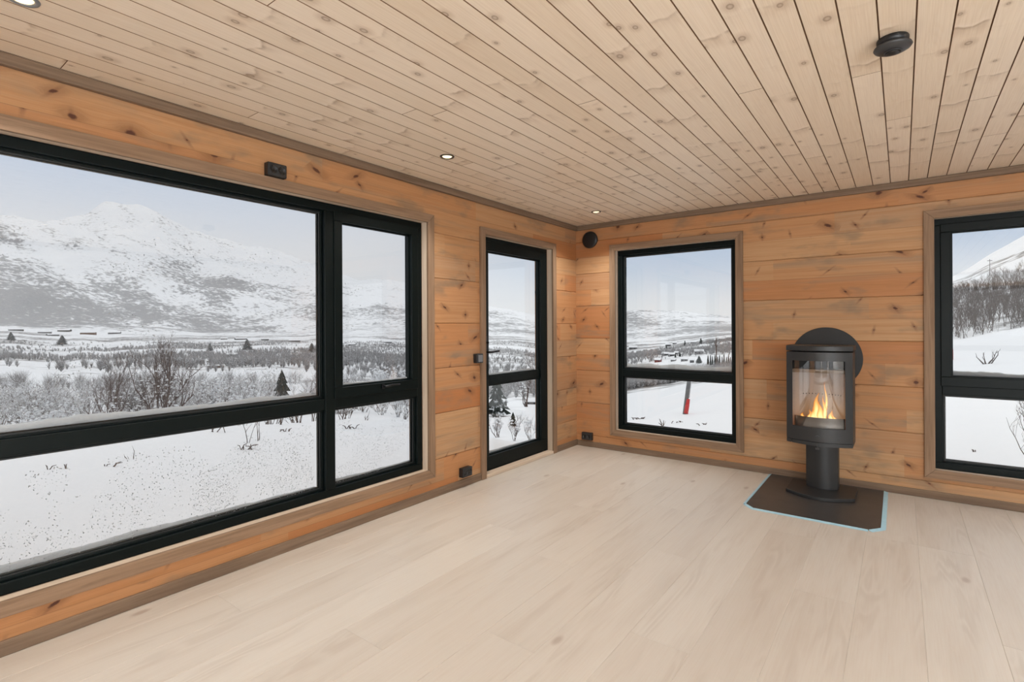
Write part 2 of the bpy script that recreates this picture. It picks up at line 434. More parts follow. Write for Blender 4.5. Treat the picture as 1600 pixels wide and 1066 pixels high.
boards('ceiling', M['ceil'], M['groove'], 2.403, True, .029, .111, 0, RX, RY, 0, .0055, .007, ccuts)

# cornice and skirting
def strip(name, mat, mp, s0, s1, d0, d1, z0, z1, bev=.003):
    o = sbox(MB(), mp, s0, s1, d0, d1, z0, z1).build(name, mat, bevel=bev); o['kind'] = 'structure'; return o
def cornice(name, mat, mp, s0, s1):
    mb = MB(); sbox(mb, mp, s0, s1, -.032, -.0005, 2.352, 2.402)
    o = mb.build(name, mat, bevel=.006); o['kind'] = 'structure'; return o
cornice('trim_1', M['base_y'], mpL, RY, -.0005); cornice('trim_2', M['base_x'], mpB, .033, RX-.033)
cornice('trim_3', M['base_y'], mpR, RY, -.0005); cornice('trim_4', M['base_x'], mpK, .033, RX-.033)
strip('baseboard_left', M['base_y'], mpL, RY, -1.642, -.015, -.0005, .0005, .062)
strip('baseboard_corner', M['base_y'], mpL, -.433, -.0005, -.015, -.0005, .0005, .062)
strip('baseboard_back', M['base_x'], mpB, .0155, RX-.016, -.015, -.0005, .0005, .058)
strip('baseboard_right', M['base_y'], mpR, RY, -.0005, -.015, -.0005, .0005, .06)
strip('baseboard_rear', M['base_x'], mpK, .0155, RX-.016, -.015, -.0005, .0005, .06)

# ------------------------------------------------------------------ windows
def casing(root, mp, ax, w, wd=.063, th=.021, door=False):
    s0, s1, z0, z1 = w; mh = M['trim_'+ax]; mv = M['trim_z']
    def pr(pts, mat, nm):
        mb = MB(); n = len(pts)
        v = [mp(p[0], -th, p[1]) for p in pts] + [mp(p[0], -.0005, p[1]) for p in pts]
        mb.add(v, [tuple(range(n)), tuple(range(2*n-1, n-1, -1))] + [(i, n+i, n+(i+1) % n, (i+1) % n) for i in range(n)])
        o = mb.build(nm, mat, root, bevel=.0015)
        bm = bmesh.new(); bm.from_mesh(o.data); bmesh.ops.recalc_face_normals(bm, faces=bm.faces); bm.to_mesh(o.data); bm.free()
    e = .0006
    pr([(s0-wd+e, z1+wd), (s1+wd-e, z1+wd), (s1-e, z1), (s0+e, z1)], mh, 'casing')
    zb = .0005 if door else z0; zo = .0005 if door else z0-wd
    pr([(s0-wd, zo+e), (s0, zb+e), (s0, z1-e), (s0-wd, z1+wd-e)], mv, 'casing')
    pr([(s1+wd, zo+e), (s1+wd, z1+wd-e), (s1, z1-e), (s1, zb+e)], mv, 'casing')
    if not door: pr([(s0-wd+e, z0-wd), (s0+e, z0), (s1-e, z0), (s1+wd-e, z0-wd)], mh, 'casing')
def lining(root, mp, ax, w, d1=.058, door=False):
    s0, s1, z0, z1 = w; o = .0035; t = .0115; d0 = .0015
    a, b, c, d = s0-o, s1+o, z0-o, z1+o
    def ln(mat, *q):
        mb = MB(); sbox(mb, mp, *q); mb.build('lining', mat, root, bevel=.001)
    ln(M['lin_'+ax], a-t, b+t, d0, d1, d+.0003, d+t)
    if not door: ln(M['lin_'+ax], a-t, b+t, d0, d1, c-t, c-.0003)
    zz = .0 if door else c
    ln(M['lin_z'], a-t, a, d0, d1, zz, d); ln(M['lin_z'], b, b+t, d0, d1, zz, d)
def ring(mp, s0, s1, z0, z1, wd, d0, d1, mb=None, open_bottom=False):
    mb = mb or MB()
    sbox(mb, mp, s0, s1, d0, d1, z1-wd, z1); 
    if not open_bottom: sbox(mb, mp, s0, s1, d0, d1, z0, z0+wd)
    sbox(mb, mp, s0, s0+wd, d0, d1, z0 + (0 if open_bottom else wd), z1-wd); sbox(mb, mp, s1-wd, s1, d0, d1, z0 + (0 if open_bottom else wd), z1-wd)
    return mb
def pane(root, mp, s0, s1, z0, z1, d=.1, mat='glass'):
    return sbox(MB(), mp, s0, s1, d, d+.006, z0, z1).build('pane', M[mat], root)
FD0, FD1 = .06, .15
def fixed(root, mp, s0, s1, z0, z1, gm='glass'):
    """glazing bead with two steps and a pane inside the clear opening"""
    ring(mp, s0, s1, z0, z1, .012, .082, .099).build('glazing_bead', M['frame'], root, bevel=.002)
    ring(mp, s0, s1, z0, z1, .022, .107, .125).build('glazing_bead', M['frame'], root, bevel=.002)
    ring(mp, s0+.012, s1-.012, z0+.012, z1-.012, .006, .093, .0995).build('gasket', M['gasket'], root)
    return pane(root, mp, s0+.002, s1-.002, z0+.002, z1-.002, .1, gm)
def sash(root, mp, s0, s1, z0, z1, wd=.062, wb=.07, gm='glass'):
    r = empty('sash', (0,0,0)); r.parent = root
    mb = MB(); d0, d1 = .048, .128
    sbox(mb, mp, s0, s1, d0, d1, z1-wd, z1); sbox(mb, mp, s0, s1, d0, d1, z0, z0+wb)
    sbox(mb, mp, s0, s0+wd, d0, d1, z0+wb, z1-wd); sbox(mb, mp, s1-wd, s1, d0, d1, z0+wb, z1-wd)
    m = mb.build('sash_frame', M['frame'], r, bevel=.004)
    ring(mp, s0+wd, s1-wd, z0+wb, z1-wd, .010, .078, .0985).build('glazing_bead', M['frame'], r, bevel=.002)
    pane(r, mp, s0+wd-.002, s1-wd+.002, z0+wb-.002, z1-wd+.002, .1, gm)
    return r
def lever(root, mp, s, z, name='handle', sg=1, d=.048):
    mb = MB(); sbox(mb, mp, s-.012*sg, s+.012*sg, d-.012, d-.0005, z-.016, z+.016)
    p = [mp(s, d-.012, z), mp(s, d-.035, z+.002), mp(s+.02*sg, d-.042, z+.004), mp(s+.06*sg, d-.04, z+.007), mp(s+.125*sg, d-.038, z+.006)]
    mb.tube(p, [.008, .008, .0085, .0075, .006], 10)
    return mb.build(name, M['handle'], root, bevel=.002)
def window(name, mp, ax, w, mull=None, casement=None, gm='glass', tz=(.78, .85)):
    s0, s1, z0, z1 = w
    r = empty(name, (0,0,0), kind='structure')
    casing(r, mp, ax, w); lining(r, mp, ax, w)
    a, b, c, d = s0-.003, s1+.003, z0-.003, z1+.003; fw = .048
    mb = ring(mp, a, b, c, d, fw, FD0, FD1); 
    mb.build('frame', M['frame'], r, bevel=.004)
    cols = [(a+fw, b-fw)]
    if mull:
        sbox(MB(), mp, mull[0], mull[1], FD0-.004, FD1, c+fw, d-fw).build('mullion', M['frame'], r, bevel=.004)
        cols = [(a+fw, mull[0]), (mull[1], b-fw)]
    for i, (p, q) in enumerate(cols):
        sbox(MB(), mp, p+.0003, q-.0003, FD0, FD1+.03, tz[0], tz[1]).build('transom', M['frame'], r, bevel=.004)
        fixed(r, mp, p, q, c+fw, tz[0], gm)
        if casement == i:
            sh = sash(r, mp, p-.008, q+.004, tz[1]-.008, d-fw+.006, gm=gm)
            lever(sh, mp, (p+q)/2+.02, tz[1]+.038)
        else: fixed(r, mp, p, q, tz[1], d-fw, gm)
    return r
win1 = window('window_1', mpL, 'y', W1, (-3.078, -3.006), 1, 'dimglass')
win2 = window('window_2', mpB, 'x', W2)
win3 = window('window_3', mpB, 'x', W3, casement=0)
for i, w in enumerate(RW): window('window_%d' % (4+i), mpR, 'y', w)
for i, w in enumerate(KW): window('window_%d' % (5+i), mpK, 'x', w)

# door
def door():
    r = empty('door_1', (0,0,0), kind='structure')
    casing(r, mpL, 'y', D1, door=True); lining(r, mpL, 'y', D1, door=True)
    s0, s1, _, z1 = D1
    a, b, d = s0-.003, s1+.003, z1+.003
    mb = ring(mpL, a, b, .026, d, .04, FD0, FD1, open_bottom=True); sbox(mb, mpL, a+.04, b-.04, FD0+.02, FD1, .001, .040)
    mb.build('frame', M['frame'], r, bevel=.003)
    sbox(MB(), mpL, s0+.002, s1-.002, -.018, FD0-.001, .0008, .030).build('threshold', M['lin_y'], r, bevel=.004)
    lf = empty('door_leaf', (0,0,0)); lf.parent = r
    p, q, t0, t1 = a+.036, b-.036, .042, d-.036
    m = MB(); dd = (.052, .12)
    sbox(m, mpL, p, q, *dd, t1-.085, t1); sbox(m, mpL, p, q, *dd, t0, t0+.115)
    sbox(m, mpL, p, p+.09, *dd, t0+.115, t1-.085); sbox(m, mpL, q-.09, q, *dd, t0+.115, t1-.085)
    sbox(m, mpL, p+.09, q-.09, .07, .118, .785, .858)
    m.build('leaf_frame', M['frame'], lf, bevel=.004)
    for za, zb in ((t0+.115, .785), (.858, t1-.085)):
        ring(mpL, p+.09, q-.09, za, zb, .012, .078, .0985).build('glazing_bead', M['frame'], lf, bevel=.002)
        pane(lf, mpL, p+.088, q-.088, za-.002, zb+.002)
    h = MB(); sbox(h, mpL, p+.028, p+.062, .043, .0515, .98, 1.22)
    h.tube([mpL(p+.045, .05, 1.082), mpL(p+.045, .012, 1.082), mpL(p+.06, .002, 1.082), mpL(p+.17, .0, 1.088)], [.010, .010, .010, .009], 12)
    h.tube([mpL(p+.045, .05, 1.165), mpL(p+.045, .02, 1.165)], [.012, .012], 12)
    h.build('handle', M['handle'], lf, bevel=.001)
    return r
door()

# snow ledges lying on the transoms and sills outside
def ledge(mp, s0, s1, z, h0, h1, d0, d1, seed, label):
    mb = MB(); n = max(30, int((s1-s0)/.012)); rows = []
    for i in range(n+1):
        f = i/n; s = s0 + (s1-s0)*f
        nz = mnoise.noise(Vector((s*5, seed*7.3, 0)))*.5 + mnoise.noise(Vector((s*19, seed*3.1, 4)))*.22 + mnoise.noise(Vector((s*60, seed, 9)))*.08
        h = max(.004, (h0 + (h1-h0)*f)*(1 + .55*nz))
        rows.append([(d0, 0), (d0, h*.86), (d0+(d1-d0)*.18, h), (d0+(d1-d0)*.7, h*.92), (d1, h*.35), (d1, 0)])
    vs = []; fs = []; m = 6
    for i, rw in enumerate(rows):
        s = s0 + (s1-s0)*i/n
        for d, h in rw: vs.append(mp(s, d, z+h))
    for i in range(n):
        for k in range(m): fs.append((i*m+k, i*m+(k+1) % m, (i+1)*m+(k+1) % m, (i+1)*m+k))
    fs.append(tuple(range(m))); fs.append(tuple(n*m+k for k in range(m-1, -1, -1)))
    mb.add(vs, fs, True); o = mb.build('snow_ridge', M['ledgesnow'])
    bm = bmesh.new(); bm.from_mesh(o.data); bmesh.ops.recalc_face_normals(bm, faces=bm.faces); bm.to_mesh(o.data); bm.free()
    return tag(o, label, 'snow', 'snow ridges on window ledges', 'stuff')
ledge(mpL, -5.24, -3.08, .8505, .058, .042, .127, .178, 1, 'ridge of shade-grey snow along the long left transom below the big pane')
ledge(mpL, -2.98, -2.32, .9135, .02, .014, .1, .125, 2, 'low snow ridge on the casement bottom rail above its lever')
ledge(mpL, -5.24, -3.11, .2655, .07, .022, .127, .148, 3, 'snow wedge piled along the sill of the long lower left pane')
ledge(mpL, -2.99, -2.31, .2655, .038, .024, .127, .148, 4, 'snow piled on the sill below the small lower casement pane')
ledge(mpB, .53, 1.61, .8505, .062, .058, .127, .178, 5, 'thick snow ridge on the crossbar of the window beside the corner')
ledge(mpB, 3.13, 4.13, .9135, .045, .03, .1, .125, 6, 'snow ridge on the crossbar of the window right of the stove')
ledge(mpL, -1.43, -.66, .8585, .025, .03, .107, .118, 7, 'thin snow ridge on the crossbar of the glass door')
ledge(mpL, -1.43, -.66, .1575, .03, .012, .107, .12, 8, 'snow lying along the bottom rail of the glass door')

# ice grains frozen on the outside of the left panes
def specks(parent, mp, regions, seed, d=.1068):
    rg = random.Random(seed); mb = MB()
    for (s0, s1, z0, z1, n, r0, r1, nsc, thr) in regions:
        k = 0; tries = 0
        while k < n and tries < n*12:
            tries += 1
            s = rg.uniform(s0, s1); z = rg.uniform(z0, z1)
            if mnoise.noise(Vector((s*nsc, z*nsc, seed*3.7))) < thr: continue
            k += 1; r = rg.uniform(r0, r1)*(.5 if rg.random() < .6 else 1)
            a = rg.uniform(0, pi); L = r*rg.uniform(1, 2.2)
            p = []
            for q in range(6):
                t = 2*pi*q/6; x, y = cos(t)*L, sin(t)*r*.8; p.append((x*cos(a)-y*sin(a), x*sin(a)+y*cos(a)))
            vs = [mp(s+x, d, z+y) for x, y in p] + [mp(s, d+r*.5, z)]
            mb.add(vs, [(0,5,4,3,2,1)] + [(q, (q+1) % 6, 6) for q in range(6)], True)
    o = mb.build('ice_specks', M['ice'], parent); o['kind'] = 'stuff'; return o
specks(win1, mpL, [
    (-5.2, -3.13, .29, .70, 2600, .001, .0026, 6, .02), (-5.2, -3.13, .27, .55, 900, .001, .0028, 9, .12),
    (-4.4, -3.13, .28, .64, 3200, .0009, .002, 4, -.1),
    (-5.2, -3.13, .95, 1.75, 900, .0012, .0028, 5, .2), (-5.2, -3.13, .92, 1.25, 900, .0012, .003, 5, .05),
    (-2.97, -2.33, .28, .68, 2600, .0009, .002, 7, -.25), (-2.95, -2.4, .95, 1.6, 420, .001, .0026, 6, .1)], 5)

# ------------------------------------------------------------------ small things on walls and ceiling
def rim(mp, s, z, d0, d1, r0, r1, n=28):       # recessed round well
    mb = MB(); vs = []
    for r, d in ((r0, d0), (r0-.0025, d0-.0012), (r1, d0), (r1*.97, d1), (0.0005, d1)):
        for k in range(n): vs.append(mp(s + r*cos(2*pi*k/n), d, z + r*sin(2*pi*k/n)))
    fs = []
    for i in range(4):
        for k in range(n): l = (k+1) % n; fs.append((i*n+k, i*n+l, (i+1)*n+l, (i+1)*n+k))
    return mb.add(vs, fs, True)
def socket(mp, s0, s1, z0, z1, dep, label, tilt=0):
    c = mp((s0+s1)/2, 0, z0); r = empty('wall_socket', c, label, 'power socket', 'double wall sockets')
    inv = Vector(c)
    m2 = lambda s, d, z: tuple(Vector(mp(s, d, z)) - inv)
    sbox(MB(), m2, s0, s1, -dep, -.0008, z0, z1).build('housing', M['black'], r, bevel=.005, seg=3)
    sbox(MB(), m2, s0+.006, s1-.006, -dep-.002, -dep-.0002, z0+.006, z1-.006).build('cover_plate', M['charcoal'], r, bevel=.0015)
    w = s1-s0
    for f in (.285, .715):
        s = s0+w*f; z = (z0+z1)/2
        q = rim(m2, s, z, -dep-.0046, -dep-.0023, .0245, .0205).build('socket_well', M['black'], r)
        pn = MB()
        for e in (-.0095, .0095):
            pn.tube([m2(s+e, -dep-.0022, z), m2(s+e, -dep-.0034, z)], [.0026, .0026], 8)
        for e in (-1, 1): sbox(pn, m2, s-.003, s+.003, -dep-.0042, -dep-.0022, z+e*.0185-.0022, z+e*.0185+.0022)
        pn.build('contact', M['brass'], q)
    return r
socket(mpL, -3.497, -3.385, 2.160, 2.235, .045, 'black double socket high on the log wall above the big window')
socket(mpL, -1.905, -1.790, .085, .160, .045, 'black double socket low on the wall left of the glass door')
socket(mpB, .081, .204, .074, .155, .040, 'black double socket low in the corner beside the narrow window')

def switch():
    c = (0, -1.682, 1.0); r = empty('light_switch', c, 'grey rocker light switch on a black box beside the door casing', 'light switch')
    m2 = lambda s, d, z: (-d, s+1.682, z-1.0)
    sbox(MB(), m2, -1.722, -1.6455, -.040, -.0008, 1.0, 1.078).build('housing', M['black'], r, bevel=.004)
    sbox(MB(), m2, -1.722, -1.6455, -.046, -.0405, 1.0, 1.078).build('cover_frame', M['charcoal'], r, bevel=.002)
    sbox(MB(), m2, -1.711, -1.6565, -.0515, -.0465, 1.010, 1.068).build('rocker', M['greyplast'], r, bevel=.003)
switch()

def vent():
    Mx = Matrix.Rotation(pi/2, 4, 'X')          # local z -> -y
    r = empty('air_vent', (.190, 0, 2.236), 'round black air valve high on the wall in the corner', 'air vent')
    MB().lathe([(.078, .0008), (.082, .006), (.080, .018)], 48, Mx).build('collar', M['black'], r)
    MB().lathe([(.060, .0185), (.086, .022), (.091, .028), (.089, .036), (.070, .043), (.03, .046), (.002, .0465)], 48, Mx).build('disc', M['black'], r)
vent()

def downlight(x, y, label, ringmat, big=False):
    r = empty('downlight', (x, y, 2.403), label, 'ceiling light', 'recessed ceiling downlights')
    MB().lathe([(.031, .003), (.0325, -.0035), (.038, -.006), (.045, -.0045), (.047, -.0008)], 40, cap=False).build('trim_ring', ringmat, r)
    MB().lathe([(.0305, -.0008), (.028, -.0035), (.018, -.0047), (.001, -.005)], 32).build('lamp_lens', M['lamp'], r)
    return r
downlight(.532, -.535, 'lit downlight in the ceiling nearest the room corner', M['black'])
downlight(.532, -2.572, 'lit downlight in the ceiling above the casement window', M['black'])
downlight(.532, -4.590, 'lit grey-rimmed downlight cut by the top left edge of the photo', M['greyplast'])
FILL_DL = [(.532, -6.6), (.532, -8.6)] + [(x, y) for x in (4.1, 5.07) for y in (-.535, -1.55, -2.572, -3.6, -4.7, -6.6, -8.6)]  # added downlights out of view, fill light for the room
for i, (x, y) in enumerate(FILL_DL):
    downlight(x, y, 'added unseen fill downlight in the ceiling along the far right side or behind the viewer', M['black'])

def detector():
    r = empty('ceiling_sensor', (2.845, -2.515, 2.403), 'dark grey round sensor dome hanging from the board ceiling', 'sensor')
    MB().lathe([(.050, -.0008), (.052, -.004), (.051, -.026)], 48).build('base', M['black'], r)
    MB().lathe([(.0505, -.0262), (.060, -.030), (.062, -.035), (.058, -.041), (.045, -.048), (.030, -.052)], 48).build('housing', M['charcoal'], r)
    h = MB().lathe([(.030, -.0522), (.0295, -.0545), (.025, -.056), (.0245, -.0545)], 40).build('lens_ring', M['charcoal'], r)
    MB().lathe([(.0235, -.0546), (.019, -.058), (.010, -.0605), (.001, -.061)], 32).build('lens', M['black'], r)
detector()

# ------------------------------------------------------------------ stove
SX = 2.365
def front_y(x, hw, yc, yf):                      # circular-ish bulge
    return yc + (yf-yc)*(1 - (x/hw)**2)
def outline(hw, yb, yc, yf, n=24, ch=0.0):
    pts = [(hw, yb)]                              # counter-clockwise seen from above: start back right
    pts = [(-hw, yb)] + ([(-hw, yc)]) + [(-hw + 2*hw*i/n, front_y(-hw + 2*hw*i/n, hw, yc, yf)) for i in range(1, n)] + [(hw, yc), (hw, yb)]
    return pts
def smooth(o, ang=.6):
    o.data.polygons.foreach_set('use_smooth', [True]*len(o.data.polygons)); o.data.set_sharp_from_angle(angle=ang)
def stove():
    r = empty('wood_stove', (SX, 0, 0), 'black pedestal wood stove with glass door and burning fire', 'wood stove')
    HW, YB, YC, YF = .217, -.20, -.458, -.536
    base = MB(); base.prism(outline(.226, -.15, -.468, -.582), .0068, .032); base.build('base_plate', M['stove'], r, bevel=.003)
    MB().prism(outline(.108, -.19, -.300, -.352), .0325, .4).build('pedestal', M['stove'], r, bevel=.002)
    b = MB()
    b.prism(outline(HW-.002, YB, YC+.004, YF+.012), .4005, .470)
    b.prism(outline(HW-.002, YB, YC+.004, YF+.012), 1.048, 1.1)
    b.box(-HW+.002, HW-.002, YB-.02, YB, .4702, 1.0478)
    for s in (-1, 1): b.box(s*(HW-.002), s*(HW-.022), YC+.004, YB-.0202, .4702, 1.0478)
    b.build('body', M['stove'], r, bevel=.002)
    MB().prism(outline(HW+.004, YB+.004, YC-.004, YF-.006), 1.107, 1.148).build('top_plate', M['stove'], r, bevel=.005)
    # curved door: strips round the glass
    def curved(mb, xa, xb, za, zb, off0, off1, n=20):
        vs = []; 
        for i in range(n+1):
            x = xa + (xb-xa)*i/n; y = front_y(x, HW, YC, YF)
            vs += [(x, y-off1, za), (x, y-off1, zb), (x, y+off0, zb), (x, y+off0, za)]
        fs = []
        for i in range(n):
            for k in range(4): fs.append((i*4+k, i*4+(k+1) % 4, (i+1)*4+(k+1) % 4, (i+1)*4+k))
        fs += [(3, 2, 1, 0), tuple(n*4+k for k in range(4))]
        for f in fs: pass
        mb.add(vs, [tuple(reversed(f)) for f in fs], False)
    d = MB(); ZA, ZB = .432, 1.1; GX, G0, G1 = .172, .535, 1.035
    curved(d, -HW, HW, G1, ZB, -.0008, .012); curved(d, -HW, HW, ZA, G0, -.0008, .012)
    curved(d, -HW, -GX, G0, G1, -.0008, .012, 4); curved(d, GX, HW, G0, G1, -.0008, .012, 4)
    dr = d.build('door', M['stove'], r)
    bm = bmesh.new(); bm.from_mesh(dr.data); bmesh.ops.recalc_face_normals(bm, faces=bm.faces); bm.to_mesh(dr.data); bm.free()
    gm = MB(); curved(gm, -GX+.001, GX-.001, G0+.001, G1-.001, .004, 0, 24)
    go = gm.build('glass', M['sglass'], dr)
    bm = bmesh.new(); bm.from_mesh(go.data); bmesh.ops.recalc_face_normals(bm, faces=bm.faces); bm.to_mesh(go.data); bm.free()
    smooth(go); smooth(dr)
    am = MB(); curved(am, -.178, HW-.002, .401, .4285, -.0005, .010)
    ao = am.build('ash_drawer', M['stove'], r)
    am = MB(); curved(am, -HW, -.182, .401, .4285, -.0005, .012, 4); am.build('front_corner', M['stove'], r)
    h = MB(); h.box(-.006, .006, YF-.018, YF-.002, .378, .428); h.box(-.014, .014, YF-.022, YF-.013, .376, .392)
    h.build('lever', M['charcoal'], ao, bevel=.002)
    eb = MB(); ye = lambda x: front_y(x, HW, YC, YF) - .0125
    eb.tube([(-.012+.024*i/8, ye(-.012+.024*i/8), .474 + .007*sin(pi*i/8)) for i in range(9)], [.0011]*9, 6)
    eb.build('emblem', M['greyplast'], dr)
    # firebox lining: half round back wall with a row of air holes, brown baffle, dark throat
    lin = MB(); n = 36; R = .186; vs = []; zs = [.4705, .56, .70, .76, .935]
    lx = lambda a: (R*cos(a), -.405 + (R-.008)*sin(a))
    for z in zs:
        for i in range(n+1):
            p = lx(pi*i/n); vs.append((p[0], p[1], z))
    fs = [(j*(n+1)+i, j*(n+1)+i+1, (j+1)*(n+1)+i+1, (j+1)*(n+1)+i) for j in range(len(zs)-1) for i in range(n)]
    lin.add(vs, fs, True); lo = lin.build('firebox_lining', M_lining, r)
    hh = MB()
    for i in range(13):
        a = pi*(.26 + .48*i/12); p = Vector((*lx(a), .758)); q = Vector((0, -.405, .758)); dvec = (q-p).normalized()
        hh.tube([p+dvec*.0005, p+dvec*.002], [.0042, .0042], 8)
    hh.build('air_hole_row', M['stoved'], lo)
    bf = MB(); vs = []
    for z in (.936, .962):
        for i in range(n+1):
            a = pi*i/n; vs.append((.188*cos(a), -.405 + .178*sin(a), z))
    m = n+1
    fs = [tuple(range(m-1, -1, -1)), tuple(m+i for i in range(m))] + [(i, (i+1) % m, m+(i+1) % m, m+i) for i in range(m)]
    bf.add(vs, fs); bf.build('baffle_plate', M_baffle, r)
    lr = MB(); vs = []
    for i in range(25):
        x = -.166 + .332*i/24; y = front_y(x, HW, YC, YF) + .045
        vs += [(x, y, .471), (x, y, .605), (x, y+.003, .605), (x, y+.003, .471)]
    fs = [(i*4+k, (i+1)*4+k, (i+1)*4+(k+1) % 4, i*4+(k+1) % 4) for i in range(24) for k in range(4)] + [(0, 1, 2, 3), (99, 98, 97, 96)]
    lr.add(vs, fs, True); lr.build('log_retainer', M_steel, r)
    for ch in r.children:
        if ch.name.split('.')[0] in ('pedestal', 'top_plate', 'base_plate', 'ash_drawer', 'body'): smooth(ch)
    Mp = Matrix.Translation((0, YB+.0005, 1.03 - .02)) @ Matrix.Rotation(-pi/2, 4, 'X')
    MB().lathe([(.075, 0), (.075, .164)], 32, Mp).build('flue_pipe', M['stoved'], r)
    return r
def mat_lining():
    t = NT('vermiculite_lining'); n1 = t.noise(t.obj(), 9, 4); n2 = t.noise(t.obj(), 150, 2)
    c = t.mix(n1, (.60, .57, .54), (.74, .71, .68)); c = t.mix(t.mul(n2, .25), c, (.3, .27, .25)); return t.surf(c, .85)
M_lining = mat_lining(); M_baffle = plain('baffle', (.33, .25, .18), .8); 
M_steel = plain('smoked_steel', (.13, .128, .125), .42, .6, var=.25, nscale=9)
stove()

# fire
def mat_flame():
    t = NT('flame'); o = t.n('ShaderNodeTexCoord').outputs['Generated']; x, y, z = t.sep(o)
    lw = t.n('ShaderNodeLayerWeight'); lw.inputs[0].default_value = .35
    core = t.math('SUBTRACT', 1.0, lw.outputs['Facing'])
    hot = t.math('SUBTRACT', core, t.mul(z, .55))
    c = t.mix(t.rng(hot, .15, .55), (1.0, .16, .015), (1.0, .42, .06)); c = t.mix(t.rng(hot, .5, .85), c, (1.0, .78, .32))
    e = t.n('ShaderNodeEmission'); t.put(e.inputs[0], c); t.put(e.inputs[1], t.rng(hot, .1, .9, .7, 1.7))
    tr = t.n('ShaderNodeBsdfTransparent'); mx = t.n('ShaderNodeMixShader')
    nz = t.noise(t.obj(), 34, 3); a = t.mul(t.rng(t.add(core, t.mul(t.sub(nz, .5), .6)), .22, .62), t.rng(z, 1.0, .45, .35, 1))
    t.t.links.new(a, mx.inputs[0]); t.t.links.new(tr.outputs[0], mx.inputs[1]); t.t.links.new(e.outputs[0], mx.inputs[2])
    return t.out(mx.outputs[0])
def mat_ember():
    t = NT('ember'); nz = t.noise(t.obj(), 70, 3); c = t.mix(t.rng(nz, .4, .62), (.03, .02, .017), (.5, .08, .02))
    return t.surf(c, .9, emit=(1, .16, .03), estr=t.rng(nz, .50, .66, 0, 1.2))
def fire():
    r = empty('fire', (SX, -.405, .4715), 'small orange log fire burning behind the stove glass', 'fire')
    rg = random.Random(11); fm = mat_flame()
    em = MB()
    for i in range(90):
        a = rg.uniform(0, 2*pi); q = sqrt(rg.random())*.13; em.blob((q*cos(a), q*sin(a)*.62 + .01, .058 + rg.uniform(-.02, .045)), rg.uniform(.012, .024), rng=rg)
    em.box(-.13, .13, -.07, .09, .0, .05)
    em.build('embers', mat_ember(), r)
    for i, (x, y, h, w, l) in enumerate(((-.028, -.02, .235, .030, .02), (-.012, .02, .185, .026, -.03), (.012, -.02, .17, .028, -.02), (.030, .0, .215, .016, .0),
                                         (-.060, -.02, .135, .026, .05), (.048, -.01, .115, .022, -.04), (-.085, -.01, .10, .020, .03), (.10, .0, .08, .018, -.01),
                                         (-.045, .03, .17, .028, .03), (.022, .03, .16, .022, .01), (.035, .012, .315, .011, .005), (-.115, .01, .07, .02, .0), (.078, .01, .105, .02, -.01))):
        mb = MB(); n = 14; m = 10; vs = []
        for j in range(n+1):
            t = j/n; rad = w*(sin(pi*min(1, t**.62))**.8)*(1-.45*t) + .0006
            cx = x + l*t + .012*sin(t*7+i*1.7)*t; cy = y + .006*sin(t*5+i)
            for k in range(m): vs.append((cx + rad*cos(2*pi*k/m), cy + rad*.7*sin(2*pi*k/m), .085 + h*t))
        fs = [(j*m+k, j*m+(k+1) % m, (j+1)*m+(k+1) % m, (j+1)*m+k) for j in range(n) for k in range(m)]
        mb.add(vs, fs, True); mb.build('flame', fm, r)
fire()
# wall rosette
Mx = Matrix.Rotation(pi/2, 4, 'X')
o = MB().lathe([(.070, .0008), (.253, .0008), (.255, .002), (.255, .010), (.252, .012), (.0765, .012), (.0765, .0008)], 72, Mx, cap=False).build('flue_cover', M['stoved'])
o.location = (2.367, 0, 1.03 - .0); tag(o, 'large round black cover plate on the wall behind the stove', 'flue cover')
for p in o.data.polygons: p.use_smooth = False

# hearth plate and tape
def mat_hearth():
    t = NT('smoked_hearth_plate'); a = t.noise(t.obj(), 5, 3); b = t.noise(t.obj(), 90, 2)
    c = t.mix(a, (.040, .036, .034), (.062, .056, .053)); c = t.mix(t.rng(b, .55, .8, 0, .3), c, (.12, .11, .10))
    return t.surf(c, t.add(.24, t.mul(a, .2)), spec=.3)
hp = [(1.957, -.017), (1.959, -.955), (2.022, -1.024), (2.693, -1.02), (2.756, -.940), (2.752, -.017)]
o = MB().prism(hp, .0006, .0066).build('hearth_plate', mat_hearth(), bevel=.001); tag(o, 'dark brown hearth plate with cut corners on the floor under the stove', 'hearth plate')
M['tape'] = plain('blue_masking_tape', (.36, .58, .68), .5, var=.15, nscale=40)
def tape(pts, w, label, seed):
    rg = random.Random(seed); mb = MB(); n = len(pts); L = []; 
    P = [Vector((*p, 0)) for p in pts]
    dense = []
    for a, b in zip(P, P[1:]):
        k = max(1, int((b-a).length/.03))
        for i in range(k): dense.append(a.lerp(b, i/k))
    dense.append(P[-1]); vs = []
    m = len(dense)
    for i, p in enumerate(dense):
        d = (dense[min(i+1, m-1)] - dense[max(0, i-1)]).normalized(); nrm = Vector((-d.y, d.x, 0))
        j = rg.uniform(-.0015, .0015)
        vs += [p + Vector((0,0,.0006)), p + nrm*(w+j) + Vector((0,0,.0006)), p + nrm*(w+j) + Vector((0,0,.0012)), p + nrm*(w*.5) + Vector((0,0,.0035+rg.uniform(0,.001))), p + Vector((0,0,.0078))]
    fs = [(i*5+k, (i+1)*5+k, (i+1)*5+(k+1) % 5, i*5+(k+1) % 5) for i in range(m-1) for k in range(5)] + [(4,3,2,1,0), tuple((m-1)*5+k for k in range(5))]
    mb.add(vs, fs); o = mb.build('masking_tape', M['tape'])
    bm = bmesh.new(); bm.from_mesh(o.data); bmesh.ops.recalc_face_normals(bm, faces=bm.faces); bm.to_mesh(o.data); bm.free()
    return tag(o, label, 'tape', 'blue tape round the hearth plate')
